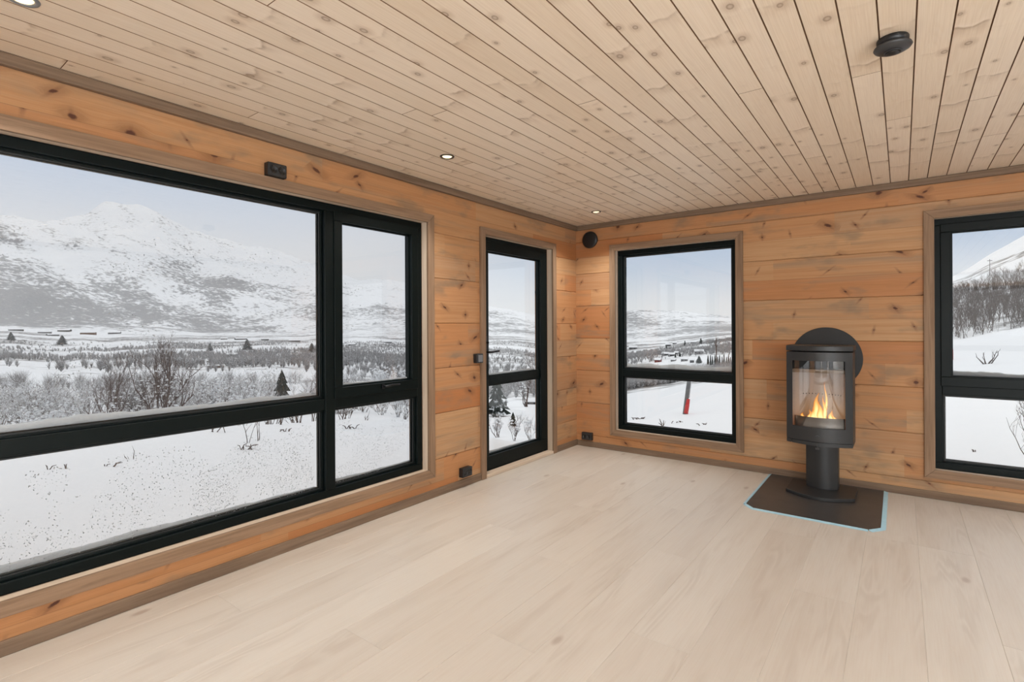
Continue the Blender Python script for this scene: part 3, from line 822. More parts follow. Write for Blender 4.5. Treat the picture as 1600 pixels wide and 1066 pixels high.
tape([(1.9575, -.9575), (1.9555, -.02)], .021, 'blue tape along the left edge of the dark hearth plate', 1)
tape([(2.6935, -1.0215), (2.0215, -1.0255), (1.9580, -.9590)], .020, 'blue tape along the front edge of the hearth plate', 2)
tape([(2.7535, -.02), (2.7575, -.9405), (2.6960, -1.0215)], .026, 'wide blue tape along the right edge of the hearth plate', 3)
# ------------------------------------------------------------------ terrain
def az(u): return -YAW + atan((u-800)/F)
def vcor(u, v): return v + ROLL*(u-800)
ST = [
 (0,   [(8.5,688),(14,706),(35,668),(120,612),(500,568),(1300,541),(2600,519),(3300,500),(4700,372),(5800,343),(8000,520)]),
 (100, [(8.8,681),(14,698),(35,660),(120,608),(500,565),(1300,540),(2600,520),(3300,503),(4650,388),(6000,333),(8500,520)]),
 (165, [(9,676),(14,692),(35,655),(120,605),(500,562),(1300,539),(2600,521),(3300,505),(4700,405),(6200,316),(8500,520)]),
 (215, [(9.2,673),(14,690),(35,653),(120,604),(500,561),(1300,538),(2600,521),(3300,507),(4700,415),(6200,322),(8500,520)]),
 (300, [(9.5,668),(14,684),(35,650),(120,600),(500,558),(1300,537),(2600,522),(3300,512),(4600,440),(6200,355),(8500,520)]),
 (440, [(9.5,660),(14,676),(35,645),(120,598),(500,556),(1300,537),(2600,524),(3300,516),(4400,470),(6200,400),(8500,520)]),
 (560, [(10,652),(14,668),(35,640),(120,600),(500,558),(1300,537),(2600,521),(3300,511),(4400,475),(6200,436),(8500,520)]),
 (660, [(9,664),(14,680),(35,645),(120,605),(500,560),(1300,534),(2600,515),(3300,505),(4400,480),(6200,442),(8500,520)]),
 (770, [(6.5,682),(9,706),(35,668),(120,625),(500,570),(1300,536),(2600,524),(3200,512),(3900,497),(4600,481),(8500,520)]),
 (840, [(7,690),(9,706),(35,662),(120,622),(500,572),(1300,540),(2600,527),(3200,516),(3900,503),(4600,492),(8500,520)]),
 (976, [(26,616),(40,640),(90,626),(250,600),(500,562),(900,552),(1800,541),(2600,533),(3600,510),(4600,484),(8500,520)]),
 (1060,[(26,604),(40,626),(90,613),(250,588),(500,553),(900,543),(1800,533),(2600,526),(3600,508),(4600,487),(8500,520)]),
 (1144,[(26,590),(40,607),(90,600),(250,578),(500,546),(900,531),(1800,522),(2600,518),(3600,507),(4600,494),(8500,520)]),
 (1300,[(30,566),(50,556),(85,545),(120,538),(200,500),(260,485),(420,455),(700,520),(2600,515),(6200,512),(8500,520)]),
 (1487,[(30,562),(50,546),(85,536),(120,529),(200,478),(260,456),(420,431),(700,500),(2600,515),(6200,512),(8500,520)]),
 (1600,[(30,553),(50,532),(85,520),(120,513),(200,455),(260,428),(420,369),(700,450),(2600,515),(6200,512),(8500,520)]),
 (1780,[(30,545),(50,520),(85,500),(120,490),(200,420),(260,390),(420,310),(700,400),(2600,515),(6200,512),(8500,520)]),
]
SA = [az(s[0]) for s in ST]
def st_v(i, r, a):
    u, pts = ST[i]; cosd = cos(a+YAW)
    c = max(.25, cosd)
    v4 = Y0 + (1.3+.32)/(4.0*c)*F
    P = [(2.0, Y0 + 1.62/(2.0*c)*F), (4.0, v4)] + pts
    if r >= P[-1][0]: return P[-1][1]
    for (r0, v0), (r1, v1) in zip(P, P[1:]):
        if r <= r1:
            t = (1/r0 - 1/r)/(1/r0 - 1/r1); vv0 = v0 if r0 <= 4.0 else vcor(u, v0); return vv0 + (vcor(u, v1)-vv0)*max(0, t)
    return P[-1][1]
def H(a, r, nz=True):
    a2 = min(max(a, SA[0]), SA[-1])
    i = 0
    while i < len(SA)-2 and a2 > SA[i+1]: i += 1
    t = (a2-SA[i])/(SA[i+1]-SA[i])
    v = st_v(i, r, a2)*(1-t) + st_v(i+1, r, a2)*t
    c = max(.25, cos(a2+YAW))
    z = 1.3 + (Y0-v)/F*r*c
    if r <= 4.0: z = -.32
    if a != a2:                                     # outside the stations flatten towards a plain hillside
        k = min(1, abs(a-a2)/.5); z = z*(1-k) + (-.32 - (.02*r if a < a2 else -.05*r))*k if r > 4 else -.32
    if nz:
        x, y = r*sin(a), r*cos(a)
        if r > 5:
            k = min(1, (r-5)/4)
            z += k*.045*mnoise.noise(Vector((x*.55, y*.22, 3))) + k*.03*mnoise.noise(Vector((x*1.7, y*.9, 8)))
        if r > 30: z += min(r, 1500)*.006*mnoise.fractal(Vector((x, y, 0))*(9.0/max(r, 60)), 1, 2, 3)*min(1, (r-30)/60)
        if r > 2600:
            k = min(1, (r-2600)/1800); us = 800 + F*tan(max(-1.3, min(1.3, a+YAW))); k *= interp([(0,1),(300,1),(560,.6),(700,.3),(900,.14),(1200,.14)], us)
            z += k*(95*(mnoise.fractal(Vector((x*.0011, y*.0011, 5)), .9, 2.1, 5)) + 38*(.5-abs(mnoise.noise(Vector((x*.0028, y*.0028, 9))))))
    return z
def gpos(a, r): return Vector((CAM.x + r*sin(a), CAM.y + r*cos(a), H(a, r)))
def vof(u, r):
    a = az(u); p = gpos(a, r); d = (p-CAM).dot(FW); return Y0 - F*(p.z-1.3)/d - ROLL*(u-800)
def place(u, v, rmin=4.5):
    r = rmin
    while r < 9000:
        if vof(u, r) <= v: return az(u), r
        r *= 1.012
    return az(u), r
def pxm(r, u): return r*cos(az(u)+YAW)/F           # metres per pixel at that distance
FAMP = [(0,1),(165,1),(300,.95),(440,.78),(560,.7),(660,.66),(770,.6),(840,.7),(976,.95),(1060,.95),(1144,.95),(1300,.8),(1487,.8),(1600,.8),(1780,.8)]
def interp(tab, x):
    if x <= tab[0][0]: return tab[0][1]
    for (a, b), (c, d) in zip(tab, tab[1:]):
        if x <= c: return b + (d-b)*(x-a)/(c-a)
    return tab[-1][1]
def forest(a, r):
    if r < 150: base = 0
    u = 800 + F*tan(max(-1.35, min(1.35, a+YAW)))
    x, y = r*sin(a), r*cos(a); am = interp(FAMP, u)
    n1 = mnoise.fractal(Vector((x*.0013, y*.0013, 2)), .8, 2, 4); n2 = mnoise.fractal(Vector((x*.004, y*.004, 7)), .8, 2, 4)
    if u > 1230 and r < 800:
        f = 0
        if r > 112: f = .42*min(1, (r-112)/10)
        if r > 262: f = .10
        if 305 < r < 345: f = .62
        if r > 400: f = .18
        return f + .12*n2
    if r < 60: return 0
    if r < 2500:
        q = mnoise.fractal(Vector((x*.0042, y*.0042, 4)), .75, 2.1, 5)
        return .8*max(0, min(1, (.66 if u > 880 else .56) + 1.0*q))*min(1, (r-60)/80)*.95
    top = 4700 if u < 900 else 4600
    f = min(1, (r-2500)/400)*am*.82*(1 - .42*max(0, min(1, (r-3000)/(top-3000))))
    if r > top: f *= max(0, 1-(r-top)/700) 
    f = f + .50*n1 + .28*n2 - .04
    if r > top:
        rk = 1 - abs(mnoise.noise(Vector((x*.0019+y*.0008, y*.0034-x*.0012, 3))))*2.4
        f = max(f - .12*min(1, (r-top)/500), .34*max(0, rk)*am)
    return max(0, min(1, f))
def terrain(name, rlist, mat, a_lo=-1.80, a_hi=.55, da=.0024, full=False):
    A = []; a = a_lo
    while a < a_hi: A.append(a); a += da
    A.append(a_hi)
    if full:
        k = 26; A += [a_hi + (2*pi - (a_hi-a_lo))*i/k for i in range(1, k)]
    vs = []; fo = []
    for r in rlist:
        for a in A:
            vs.append((CAM.x + r*sin(a), CAM.y + r*cos(a), H(a if a < pi else a-2*pi, r) if a <= a_hi+1e-6 else (-.34 if r < 30 else -.34-(r-30)*.06))); fo.append(forest(a, r) if a <= a_hi else 0)
    n = len(A); fs = []
    for i in range(len(rlist)-1):
        for k in range(n if full else n-1):
            l = (k+1) % n; fs.append((i*n+k, i*n+l, (i+1)*n+l, (i+1)*n+k))
    mb = MB(); mb.add(vs, [tuple(reversed(f)) for f in fs], True)
    me = mb.mesh(name, mat); at = me.attributes.new('forest', 'FLOAT', 'POINT'); at.data.foreach_set('value', fo)
    o = bpy.data.objects.new(name, me); COL.objects.link(o); o['kind'] = 'structure'; return o
def lg(a, b, n): return [a*(b/a)**(i/n) for i in range(n+1)]
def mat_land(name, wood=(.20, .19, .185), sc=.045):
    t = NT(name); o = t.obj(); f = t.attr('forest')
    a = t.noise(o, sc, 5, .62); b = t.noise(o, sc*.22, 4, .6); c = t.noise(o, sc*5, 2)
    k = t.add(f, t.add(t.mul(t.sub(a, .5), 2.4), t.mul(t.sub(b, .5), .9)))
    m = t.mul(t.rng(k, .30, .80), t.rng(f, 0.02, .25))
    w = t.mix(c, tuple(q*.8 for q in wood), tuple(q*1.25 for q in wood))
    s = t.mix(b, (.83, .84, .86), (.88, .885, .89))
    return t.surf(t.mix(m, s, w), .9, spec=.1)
terrain('ground', [1.5] + lg(3.0, 60, 130), M['snow'], full=True)
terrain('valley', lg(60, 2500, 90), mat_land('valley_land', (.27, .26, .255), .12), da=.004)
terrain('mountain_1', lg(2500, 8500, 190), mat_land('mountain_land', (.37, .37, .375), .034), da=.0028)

# ------------------------------------------------------------------ bare shrubs and trees
def branchy(rg, h, spread, stems, lvls, r0, sides=4, up=.5, kids=(3, 5), straight=.25):
    mb = MB(); tips = []
    def grow(p, d, L, rad, lv):
        n = 4 if lv > 1 else 3; pts = [p.copy()]; rr = [rad]; q = p.copy(); dd = d.copy()
        for i in range(n):
            dd = (dd + Vector((rg.gauss(0, straight), rg.gauss(0, straight), rg.gauss(0, straight)*.6 + up*.12))).normalized()
            q = q + dd*L/n; pts.append(q.copy()); rr.append(rad*(1-.7*(i+1)/n))
        mb.tube(pts, rr, sides if lv > 1 else 3)
        tips.append((pts, lv))
        if lv > 0:
            for k in range(rg.randint(*kids)):
                t = rg.uniform(.25, 1.0); i = min(n-1, int(t*n)); b = pts[i].lerp(pts[i+1], t*n-i)
                side = Vector((rg.gauss(0, 1), rg.gauss(0, 1), rg.uniform(-.1, .9))).normalized()
                nd = (dd*.75 + side*.8 + Vector((0, 0, up*.35))).normalized()
                grow(b, nd, L*rg.uniform(.38, .68)*(1.1-t*.4), max(rad*.5*(1-.3*t), r0*.10), lv-1)
    for s in range(stems):
        a = rg.uniform(0, 2*pi); lean = rg.uniform(.1, 1)*spread/h
        d = Vector((cos(a)*lean, sin(a)*lean, 1)).normalized()
        grow(Vector((cos(a), sin(a), 0))*rg.uniform(0, .12)*spread + Vector((0, 0, -.05)), d, h*rg.uniform(.55, .85), r0*rg.uniform(.7, 1.1), lvls)
    zmax = max(v[2] for v in mb.v); k = h/zmax; q = sorted(sqrt(v[0]**2+v[1]**2) for v in mb.v)[int(len(mb.v)*.97)]; kx = spread/q
    kx = min(max(kx, k*.6), k*1.6)
    if h < spread*.8: kx = spread/q
    mb.v = [(v[0]*kx, v[1]*kx, v[2]*k) for v in mb.v]
    return mb, [([Vector((p.x*kx, p.y*kx, p.z*k)) for p in pts], lv) for pts, lv in tips]
def shrub(u, v, hpx, wpx, stems, lvls, r0px, mat, label, seed, snow=0, name='bare_shrub', cat='shrub', group='bare shrubs in the snow', rmin=4.5, up=.5, kids=(3, 5), smax=1.0, dist=None):
    rg = random.Random(seed); a, r = place(u, v, rmin)
    if dist: r = dist; hpx += max(0, vof(u, r)-v)
    m = pxm(r, u); p = gpos(a, r)
    mb, tips = branchy(rg, hpx*m, wpx*m*.5, stems, lvls, r0px*m, up=up, kids=kids)
    root = empty(name, p, label, cat, group)
    mb.build('branches', mat, root)
    if snow:
        sb = MB(); hh = hpx*m; cand = [t for t in tips]
        for k in range(snow):
            pts, lv = rg.choice(cand); i = rg.randrange(len(pts)); q = pts[i]
            if q.z > hh*smax*rg.uniform(.5, 1.0) or q.z < 0: continue
            s = rg.uniform(.8, 2.1)*m; sb.blob((q.x, q.y, q.z + s*.4), s, (1.5, 1.5, .8), rg)
        if sb.v: sb.build('snow_clumps', M['snow'], root)
    return root
B_, BR, BG = M['bark'], M['barkred'], M['barkgrey']
G = 'bare shrubs on the slope'
shrub(172, 672, 128, 84, 10, 3, 2.1, BR, 'reddish brown bare birch bush, left of the two tall ones behind the big pane', 1, 420, 'birch_shrub', kids=(4, 6), group=G, dist=12.5, smax=.6)
shrub(252, 664, 148, 104, 10, 3, 2.2, BR, 'tallest bare birch bush behind the big pane, snow caught in its lower branches', 2, 460, 'birch_shrub', kids=(4, 6), group=G, dist=13.2, smax=.65)
shrub(212, 660, 104, 66, 9, 3, 1.5, B_, 'fine dark twiggy bush between the two tall birch bushes', 3, 300, 'birch_shrub', kids=(4, 6), group=G, dist=14, smax=.8)
shrub(40, 684, 74, 80, 7, 3, .9, BG, 'frosted low shrub at the far left of the big pane', 4, 260, group=G, dist=14)
shrub(100, 678, 66, 60, 6, 3, .9, BG, 'frosted low shrub left of the reddish birch bush', 5, 240, group=G, dist=14)
shrub(128, 672, 40, 56, 6, 2, .9, BR, 'low reddish shrub at the foot of the left birch bush', 6, 60, group=G, dist=12.2)
shrub(205, 668, 30, 50, 7, 2, .9, BR, 'low rusty shrub just above the snow ridge in the middle of the big pane', 7, 60, group=G, dist=12.8)
shrub(278, 662, 36, 60, 7, 2, .9, BR, 'low rusty shrub right of the tallest birch bush', 8, 60, group=G, dist=12.6)
shrub(333, 658, 84, 60, 7, 3, 1.0, B_, 'snow-dusted bush right of the tallest birch bush', 9, 330, group=G, dist=14)
shrub(378, 654, 66, 64, 7, 3, .9, BG, 'pale frosted bush in the right half of the big pane', 10, 300, group=G, dist=15)
shrub(420, 650, 40, 60, 7, 2, 1.0, B_, 'low dark bush by the right end of the long snow ridge', 11, 120, group=G, dist=14)
shrub(462, 646, 42, 56, 7, 2, 1.0, B_, 'low dark bush under the snowy little spruce', 12, 110, group=G, dist=14)
shrub(489, 642, 72, 34, 4, 3, 1.0, B_, 'bare sapling beside the mullion of the big window', 13, 120, group=G, dist=14)
shrub(541, 628, 48, 40, 5, 3, 1.0, B_, 'dark twiggy bush at the left edge of the casement pane', 14, 120, group=G, dist=13)
shrub(590, 620, 54, 70, 6, 3, .8, BG, 'frosted pale bush in the middle of the casement pane', 15, 300, group=G, rmin=15)
shrub(625, 618, 46, 50, 6, 3, .8, BG, 'frosted pale bush at the right of the casement pane', 16, 220, group=G, rmin=15)
G2 = 'twigs poking through the snow'
def twig(u, v, h, w, stems, label, seed, lv=1, mat=None, r0=.9, rmin=4.5):
    shrub(u, v, h, w, stems, lv, r0, mat or B_, label, seed, 0, 'twig', 'twig', G2, rmin=rmin, up=.25, kids=(1, 3))
def tuft(u, v, h, w, n, label, seed):
    rg = random.Random(seed); a, r = place(u, v); m = pxm(r, u); root = empty('twig', gpos(a, r), label, 'twig', G2)
    mb = MB(); rt = Vector((cos(YAW), sin(YAW), 0))
    for k in range(n):
        x = rg.uniform(-.5, .5)*w*m; q = rt*x; e = rt*(x + rg.uniform(-.4, .4)*w*m) + Vector((0, rg.uniform(-.1, .1), h*m*rg.uniform(.5, 1)))
        mb.tube([q + Vector((0, 0, -.02)), q.lerp(e, .5) + Vector((0, 0, h*m*.25)), e], [.75*m, .7*m, .35*m], 4)
    mb.build('stalks', B_, root)
twig(206, 718, 22, 26, 2, 'forked bare twig standing alone in the snow of the lower left pane', 21)
twig(386, 694, 40, 18, 2, 'tall curved twig in the snow near the right of the long lower pane', 22)
twig(402, 690, 42, 24, 2, 'taller of two curved twigs under the right part of the transom', 23)
tuft(385, 703, 10, 28, 7, 'flat cluster of twig ends at the foot of the curved twigs', 24)
tuft(340, 676, 14, 30, 4, 'low spray of twigs just below the long transom', 25)
tuft(442, 676, 5, 16, 5, 'small dark tuft on the snow left of the mullion', 26)
tuft(170, 731, 6, 16, 5, 'small tuft of stalks on the snow below the lone forked twig', 27)
tuft(104, 733, 12, 6, 2, 'single thin stalk in the snow of the lower left pane', 28)
tuft(74, 735, 8, 5, 2, 'short thin stalk furthest left in the snow', 29)
twig(534, 656, 30, 34, 4, 'dark forked branches beside the mullion in the small lower pane', 30, 2)
twig(572, 657, 16, 10, 2, 'thin looped twig in the middle of the small lower pane', 31)
tuft(548, 671, 6, 16, 6, 'small tuft on the drift in the small lower pane', 32)
twig(632, 656, 24, 22, 5, 'bent bush of twigs at the right of the small lower pane', 33, 2)
twig(438, 664, 26, 26, 4, 'brown twigs standing on the far edge of the drift', 34, 2)
twig(466, 661, 26, 30, 4, 'brown twigs on the far edge of the drift beside the mullion', 35, 2)
twig(1034, 667, 11, 9, 3, 'small dark sprig in the snow under the leaning post', 36)
tuft(1520, 708, 4, 9, 3, 'tiny tuft in the snow of the lower right pane', 37)
twig(1543, 569, 25, 30, 4, 'small bare bush on the snow slope in the upper right pane', 38, 2)
shrub(1606, 742, 150, 62, 6, 3, 2.2, B_, 'large bare branches at the right edge of the lower right pane', 39, 0, group=G2, kids=(3, 4), up=.4)
tuft(1056, 661, 3, 20, 6, 'line of trampled stalks in the snow of the narrow window', 40)
tuft(1096, 665, 3, 22, 5, 'faint stalks in the snow right of the leaning post', 41)
tuft(998, 656, 3, 18, 9, 'dark flat tuft at the lower left of the narrow window', 42)
# shrubs seen through the glass door
G3 = 'shrubs outside the glass door'
shrub(803, 690, 46, 30, 6, 3, .9, B_, 'bare bush in the middle of the lower door pane', 51, 60, group=G3, rmin=8)
shrub(778, 684, 36, 34, 6, 3, .8, B_, 'snow-dusted bush at the left of the lower door pane', 52, 90, group=G3, rmin=8)
shrub(828, 690, 44, 26, 6, 3, .8, BG, 'pale bush at the right of the lower door pane', 53, 60, group=G3, rmin=8)
shrub(822, 636, 44, 40, 3, 3, 1.2, B_, 'leafless tree below the crossbar of the glass door', 54, 60, group=G3, rmin=8)

# spruces
def spruce(rg, h, w, snow=False):
    mb = MB(); n = 9; L = max(5, int(h/.5)); L = min(L, 9)
    for i in range(L):
        t = i/L; z0 = h*(.08 + .92*t); z1 = min(h, z0 + h*.92/L*1.9); R = w*.5*(1-t)**.85 + .02*h
        vs = [(0, 0, z1)]
        for k in range(2*n):
            a = pi*k/n + rg.uniform(-.12, .12) + i; q = R*(rg.uniform(.8, 1.12) if k % 2 == 0 else rg.uniform(.5, .68))
            vs.append((q*cos(a), q*sin(a), z0 + (0 if k % 2 == 0 else .1*h/L) - rg.uniform(0, .05)*h))
        mb.add(vs, [(0, 1+k, 1+(k+1) % (2*n)) for k in range(2*n)] + [tuple(range(2*n, 0, -1))])
    return mb
def mat_spruce_snow(name, amt):
    t = NT(name); g = t.n('ShaderNodeNewGeometry'); n = t.sep(g.outputs['Normal'])[2]; nz = t.noise(t.obj(), 2.2, 4, .6)
    k = t.rng(t.add(t.mul(n, .5), nz), 1.0-amt, 1.15-amt)
    return t.surf(t.mix(k, (.04, .046, .04), (.82, .83, .84)), .9, spec=.1)
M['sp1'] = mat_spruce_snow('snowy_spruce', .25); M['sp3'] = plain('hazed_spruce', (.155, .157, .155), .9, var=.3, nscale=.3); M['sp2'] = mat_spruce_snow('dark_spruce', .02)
def put_spruce(u, v, hpx, wpx, label, seed, mat='sp2', group='spruces outside', rmin=4.5):
    rg = random.Random(seed); a, r = place(u, v, rmin); m = pxm(r, u)
    root = empty('spruce_tree', gpos(a, r), label, 'tree', group)
    spruce(rg, hpx*m, wpx*m).build('crown', M[mat], root)
    MB().tube([(0, 0, -.1), (0, 0, hpx*m*.3)], [wpx*m*.06, wpx*m*.05], 7).build('trunk', M['bark'], root)
put_spruce(440, 638, 60, 34, 'snow-laden young spruce behind the big pane near the mullion', 61, 'sp1')
put_spruce(776, 652, 62, 44, 'large dark conifer at the left of the lower door pane', 62, 'sp1', rmin=8)
put_spruce(801, 668, 24, 14, 'small pointed spruce in the lower door pane', 63, 'sp1', rmin=8)
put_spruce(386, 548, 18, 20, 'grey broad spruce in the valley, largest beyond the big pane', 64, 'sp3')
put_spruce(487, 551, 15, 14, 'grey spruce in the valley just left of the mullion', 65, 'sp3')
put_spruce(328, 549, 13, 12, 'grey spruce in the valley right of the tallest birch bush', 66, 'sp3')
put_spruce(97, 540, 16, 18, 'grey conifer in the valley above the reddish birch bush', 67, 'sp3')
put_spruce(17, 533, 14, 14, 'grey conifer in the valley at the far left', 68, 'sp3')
for i, (u, v, h, w) in enumerate(((1106,571,16,4.4),(1110,572,18,3.2),(1113,571,15,3.2),(1117,573,19,4.2),(1121,573,16,4.4),(1124,574,20,4),(1128,574,17,3.4),(1131,574,22,3.6),(1135,575,18,3.2),(1138,575,22,3.6),(1141,575,17,3.4),(1145,576,21,4),(1149,576,20,4.5))):
    put_spruce(u, v, h, w, 'dark spruce in the row above the snow ridge of the narrow window', 70+i, group='row of dark spruces below the village')
for i, (u, v, h, w, lb) in enumerate(((1070,541,9,5,'dark spruce above the village, under the white field'),(1095,539,11,7,'dark spruce beside the topmost village cabins'),(1062,558,8,5,'small dark spruce among the lower village houses'),(1055,559,7,4,'small dark spruce left of the lower village houses'),(1041,547,8,6,'dark clump of spruce at the left of the village'),(1092,568,12,13,'broad dark spruce clump right of the box-shaped house'))):
    put_spruce(u, v, h, w, lb, 90+i, group='spruces in the village')
# tall pine by the spruce row
a_, r_ = place(1119, 575); m_ = pxm(r_, 1119); rt_ = empty('pine_tree', gpos(a_, r_), 'tall thin brown-stemmed pine rising above the spruce row', 'tree')
MB().tube([(0,0,-.2), (.05,0,25*m_), (0,0,44*m_)], [.9*m_, .7*m_, .4*m_], 7).build('trunk', M['barkred'], rt_)
mbp, _ = branchy(random.Random(5), 20*m_, 5*m_, 5, 2, .5*m_); mbp.v = [(x, y, z+30*m_) for x, y, z in mbp.v]; mbp.build('crown', M['bark'], rt_)

# houses
M['hdark'] = plain('dark_timber', (.045, .042, .040), .8); M['hgrey'] = plain('grey_timber', (.17, .165, .16), .8)
M['hred'] = plain('red_timber', (.20, .035, .03), .8); M['hwhite'] = plain('white_timber', (.62, .62, .62), .8); M['hbrown'] = plain('brown_timber', (.16, .095, .065), .8)
M['pane_dark'] = plain('dark_pane', (.03, .034, .038), .2)
def house(u, v, wpx, hpx, wall_m, label, seed, group='houses in the valley', name='house', flat=False):
    rg = random.Random(seed); a, r = place(u, v); m = pxm(r, u)
    w = wpx*m; h = hpx*m; dp = max(w*.6, h*1.2); rz = -a + rg.uniform(-.35, .35)
    root = empty(name, gpos(a, r), label, 'house', group, rz=rz)
    hw = h*(.62 if not flat else .85)
    top = h if not flat else hw + .12*h; wm = MB(); x0, x1, y0, y1, zb = -w/2, w/2, -dp/2, dp/2, -h*.5
    pv = [(x, y, z) for x in (x0, x1) for y, z in ((y0, zb), (y1, zb), (y1, hw), (0, top-.001), (y0, hw))]
    wm.add(pv, [(4,3,2,1,0), (5,6,7,8,9)] + [(k, (k+1) % 5, 5+(k+1) % 5, 5+k) for k in range(5)])
    wm.build('wall', M[wall_m], root)
    rf = MB(); e = .12*h; t = .16*h; top = h if not flat else hw + .12*h
    for s in (-1, 1):
        vs = [(-w/2-e, 0, top), (w/2+e, 0, top), (w/2+e, s*(dp/2+e), hw-.08*h), (-w/2-e, s*(dp/2+e), hw-.08*h)]
        vs += [(x, y, z+t) for x, y, z in vs]
        fs = [(0,1,2,3), (7,6,5,4), (0,4,5,1), (1,5,6,2), (2,6,7,3), (3,7,4,0)]
        rf.add(vs, fs)
    rf.build('roof', M['snow'], root)
    if hpx > 4.5:
        for k in (-.26, .22):
            MB().box(w*k-.08*w, w*k+.08*w, -dp/2-.06, -dp/2-.02, hw*.3, hw*.75).build('window', M['pane_dark'], root)
VG = 'houses of the village'
for i, q in enumerate(((1028,566,9,6,'hred','small red house at the lower left of the village'),(1040,556,10,5,'hdark','dark long house left in the middle row of the village'),
    (1049,557,9,5,'hdark','dark house second from the left in the middle row of the village'),(1057,554,6,4,'hdark','narrow dark house behind the middle row of the village'),
    (1069,565,10,6,'hgrey','grey house beside the lowest spruces of the village'),(1081,567,6,7,'hdark','dark box-shaped house in the lower village'),
    (1052,565,7,4,'hgrey','low grey house left of the lower spruces of the village'),(1092,553,13,6,'hdark','wide dark gabled house in the right half of the village'),
    (1101,545,13,6,'hgrey','grey gabled house high on the right of the village'),(1084,537,9,4,'hgrey','cabin with white roof at the top edge of the village'),
    (1044,541,8,4,'hdark','dark cabin on the white field above the village'),(1054,538,6,3,'hdark','smallest dark cabin on the white field above the village'),
    (989,546,12,5,'hgrey','grey house with white roof at the left of the narrow window'),(1128,532,9,4,'hgrey','cabin high up near the right edge of the narrow window'),
    (1140,530,9,4,'hgrey','cabin highest up at the right edge of the narrow window'),(1020,575,14,6,'hwhite','white farmhouse just above the snow ridge of the narrow window'))):
    house(q[0], q[1], q[2], q[3], q[4], q[5], 200+i, VG)
VH = 'houses on the valley floor'
for i, q in enumerate(((25,517,17,3.5,'hdark','long dark house on the valley floor at the far left'),(70,521,16,3.5,'hgrey','grey row house left on the valley floor'),
    (82,525,14,3,'hgrey','lower grey house below the row house on the valley floor'),(101,519,15,3.5,'hdark','dark long house above the left birch bush'),
    (138,523,18,3.5,'hbrown','brownish long house above the two birch bushes'),(179,522,15,4,'hgrey','white-roofed house under the forest edge'),
    (337,575,22,4.5,'hbrown','tan flat-roofed cabin right of the tallest birch bush'),(362,557,14,4.5,'hdark','dark cabin below the broad spruce in the valley'),
    (329,566,10,3.5,'hgrey','small grey cabin above the tan flat-roofed cabin'),(397,568,14,3.5,'hbrown','brown cabin in the right half of the big pane'),
    (350,531,9,3,'hgrey','far grey house right of the tallest birch bush'),(376,531,16,3,'hdark','far dark house above the broad spruce'),
    (414,532,10,3,'hdark','far dark house right of the broad spruce'),(460,534,16,3,'hgrey','far long house near the mullion'),
    (550,540,10,3,'hdark','far dark house in the casement pane'),(606,536,12,3,'hgrey','far grey house at the right of the casement pane'),
    (772,640,34,16,'hdark','dark snow-covered shed at the left of the lower door pane'),(830,632,22,8,'hgrey','grey hut at the right of the lower door pane'))):
    house(q[0], q[1], q[2], q[3], q[4], q[5], 300+i, VH, flat=(q[4] == 'hbrown'))
# stump at the left
a_, r_ = az(89), 13.0; m_ = pxm(r_, 89)
st_ = tag(MB().lathe([(6*m_, -.3), (5*m_, 6*m_), (4.8*m_, 36*m_), (4.2*m_, 37*m_)], 12).build('fence_post', M['bark']), 'short dark post sticking up behind the snow ridge at the left', 'post')
st_.location = gpos(a_, r_)
# leaning post with red sleeve
a_, r_ = place(1069, 648); m_ = pxm(r_, 1069); p_ = gpos(a_, r_)
pr_ = empty('marker_post', p_, 'grey leaning post with a red padded sleeve at its foot, outside the narrow window', 'post')
rt2 = Vector((cos(YAW), sin(YAW), 0)); d_ = (rt2*9 + Vector((0, 0, 66)))*m_
MB().tube([d_*-.06, d_*.5, d_*1.08], [3.0*m_, 3.0*m_, 3.0*m_], 14).build('post', M['post'], pr_)
MB().tube([rt2*2.0*m_ + d_*.02 + Vector((0,-.02,0)), rt2*2.8*m_ + d_*.2 + Vector((0,-.03,0)), rt2*3.0*m_ + d_*.36 + Vector((0,-.03,0))], [3.6*m_, 3.4*m_, 2.9*m_], 14).build('red_sleeve', M['red'], pr_)
MB().tube([rt2*3.2*m_ + d_*.38, rt2*3.4*m_ + d_*1.05], [1.2*m_, 1.2*m_], 8).build('white_strip', M['hwhite'], pr_)
# red post glimpsed at the edge of the right window
a_, r_ = place(1486, 563); m_ = pxm(r_, 1486)
q_ = tag(MB().tube([(0,0,-.2), (.0,0,10*m_), (.02,0,17*m_)], [2.6*m_, 2.6*m_, 1.8*m_], 12).build('marker_stake', M['red']), 'red stake glimpsed at the left edge of the upper right pane', 'stake')
q_.location = gpos(a_, r_)
# utility pole on the hill
a_, r_ = place(1547, 450, 285); m_ = pxm(r_, 1547)
up_ = empty('utility_pole', gpos(a_, r_), 'thin utility pole on the hillside above the birch wood', 'pole')
MB().tube([(0,0,-.5), (0,0,26*m_)], [.45*m_, .35*m_], 8).build('pole', M['post'], up_)
MB().box(-3*m_, 3*m_, -.1, .1, 23*m_, 23.8*m_).build('crossarm', M['post'], up_)

